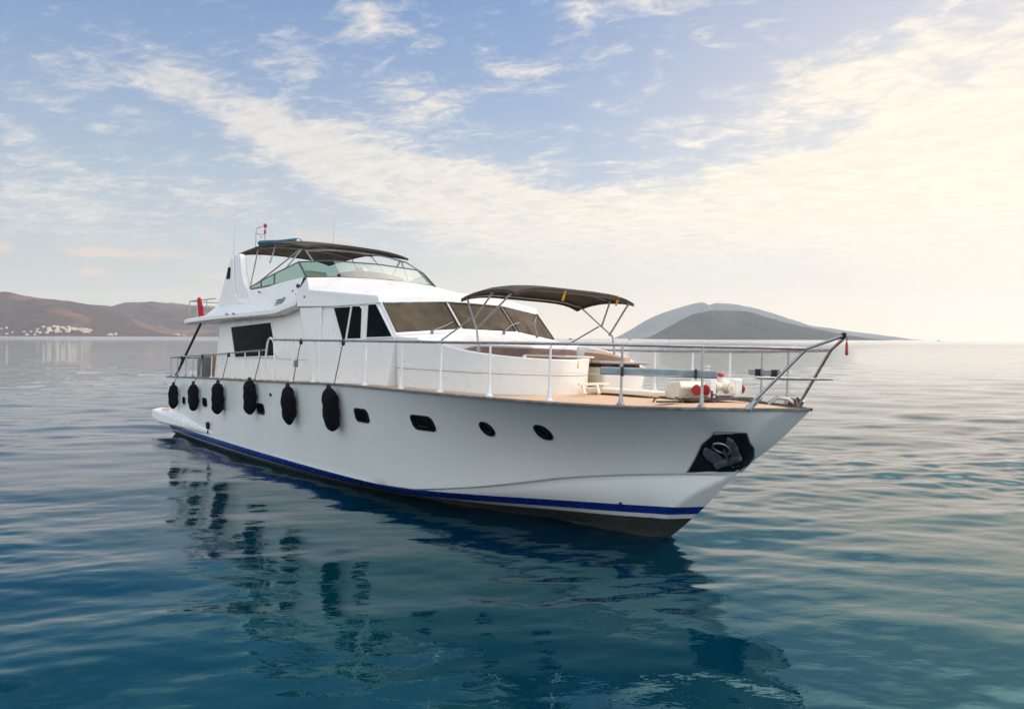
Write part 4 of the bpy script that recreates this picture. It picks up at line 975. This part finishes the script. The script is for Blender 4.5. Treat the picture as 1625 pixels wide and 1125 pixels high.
L3='small white house on the shore near the waterline behind the stern'
for i in range(34): place(rnd.uniform(-60,80),rnd.choice([rnd.uniform(525,531),rnd.uniform(516,522)]),3400,rnd.uniform(6,9),'scattered houses on the left hillside',L1,i%2)
for i in range(62):
    u=rnd.uniform(0,1); px=76+70*u; place(px,rnd.uniform(517+5*u*u,527),3400,rnd.uniform(6,9.5),'dense houses on the left hillside',L2,0 if rnd.random()<.7 else 1)
for i in range(14): place(rnd.choice([rnd.uniform(168,184),rnd.uniform(272,300)]),rnd.uniform(528,531.5),3400,rnd.uniform(6,9),'houses on the far shore',L3,i%2)
def distant_boat(px,d,s,label,cab=True):
    t=thing('distant_boat',label,'boat',(px2x(px,d),d,0),boat=False,group=None)
    B=Vector((px2x(px,d),d,0)); MBx=lambda pts:[B+Vector(p)*s for p in pts]
    m=MB(); top=MBx([(-3,-1,.9),(2.2,-1,1.0),(4,0,1.25),(2.2,1,1.0),(-3,1,.9)]); bot=MBx([(-2.8,-.7,-.3),(2.0,-.7,-.3),(3.2,0,-.3),(2.0,.7,-.3),(-2.8,.7,-.3)])
    m.grid([top+[top[0]],bot+[bot[0]]],False); m.poly(top); h_=m.build('hull','vent',t)
    m=MB(); m.prism(MBx([(-1.5,-.7,.9),(.9,-.7,.9),(.5,-.6,2.1),(-1.4,-.6,2.1)]),(0,1.3*s,0)); m.build('cabin','iron',t)
distant_boat(905,1500,1.3,'tiny dark boat on the horizon left of the island, below the canopy')
distant_boat(999,1700,1.3,'tiny dark boat at the left foot of the island')
distant_boat(1062,1900,1.1,'tiny boat in front of the island, right of another boat')
distant_boat(1489,2100,1.3,'lone tiny boat on the open horizon at the far right')
# ------------------------------------------------------------------ haze
def haze():
    m=MB(); s=9600; m.box((0,0,(520-4)/2),(2*s,2*s,524))
    o=m.build('haze',mat_haze(),boat=False); tag(o,kind='stuff')
def mat_haze():
    m=bpy.data.materials.new('sea_haze'); m.use_nodes=True; t=m.node_tree; t.nodes.clear()
    o=t.nodes.new('ShaderNodeOutputMaterial'); v=t.nodes.new('ShaderNodeVolumePrincipled')
    v.inputs['Color'].default_value=(.90,.95,1,1); v.inputs['Density'].default_value=HAZE; v.inputs['Anisotropy'].default_value=.2
    t.links.new(v.outputs[0],o.inputs['Volume']); return m
HAZE=5.5e-5
haze()
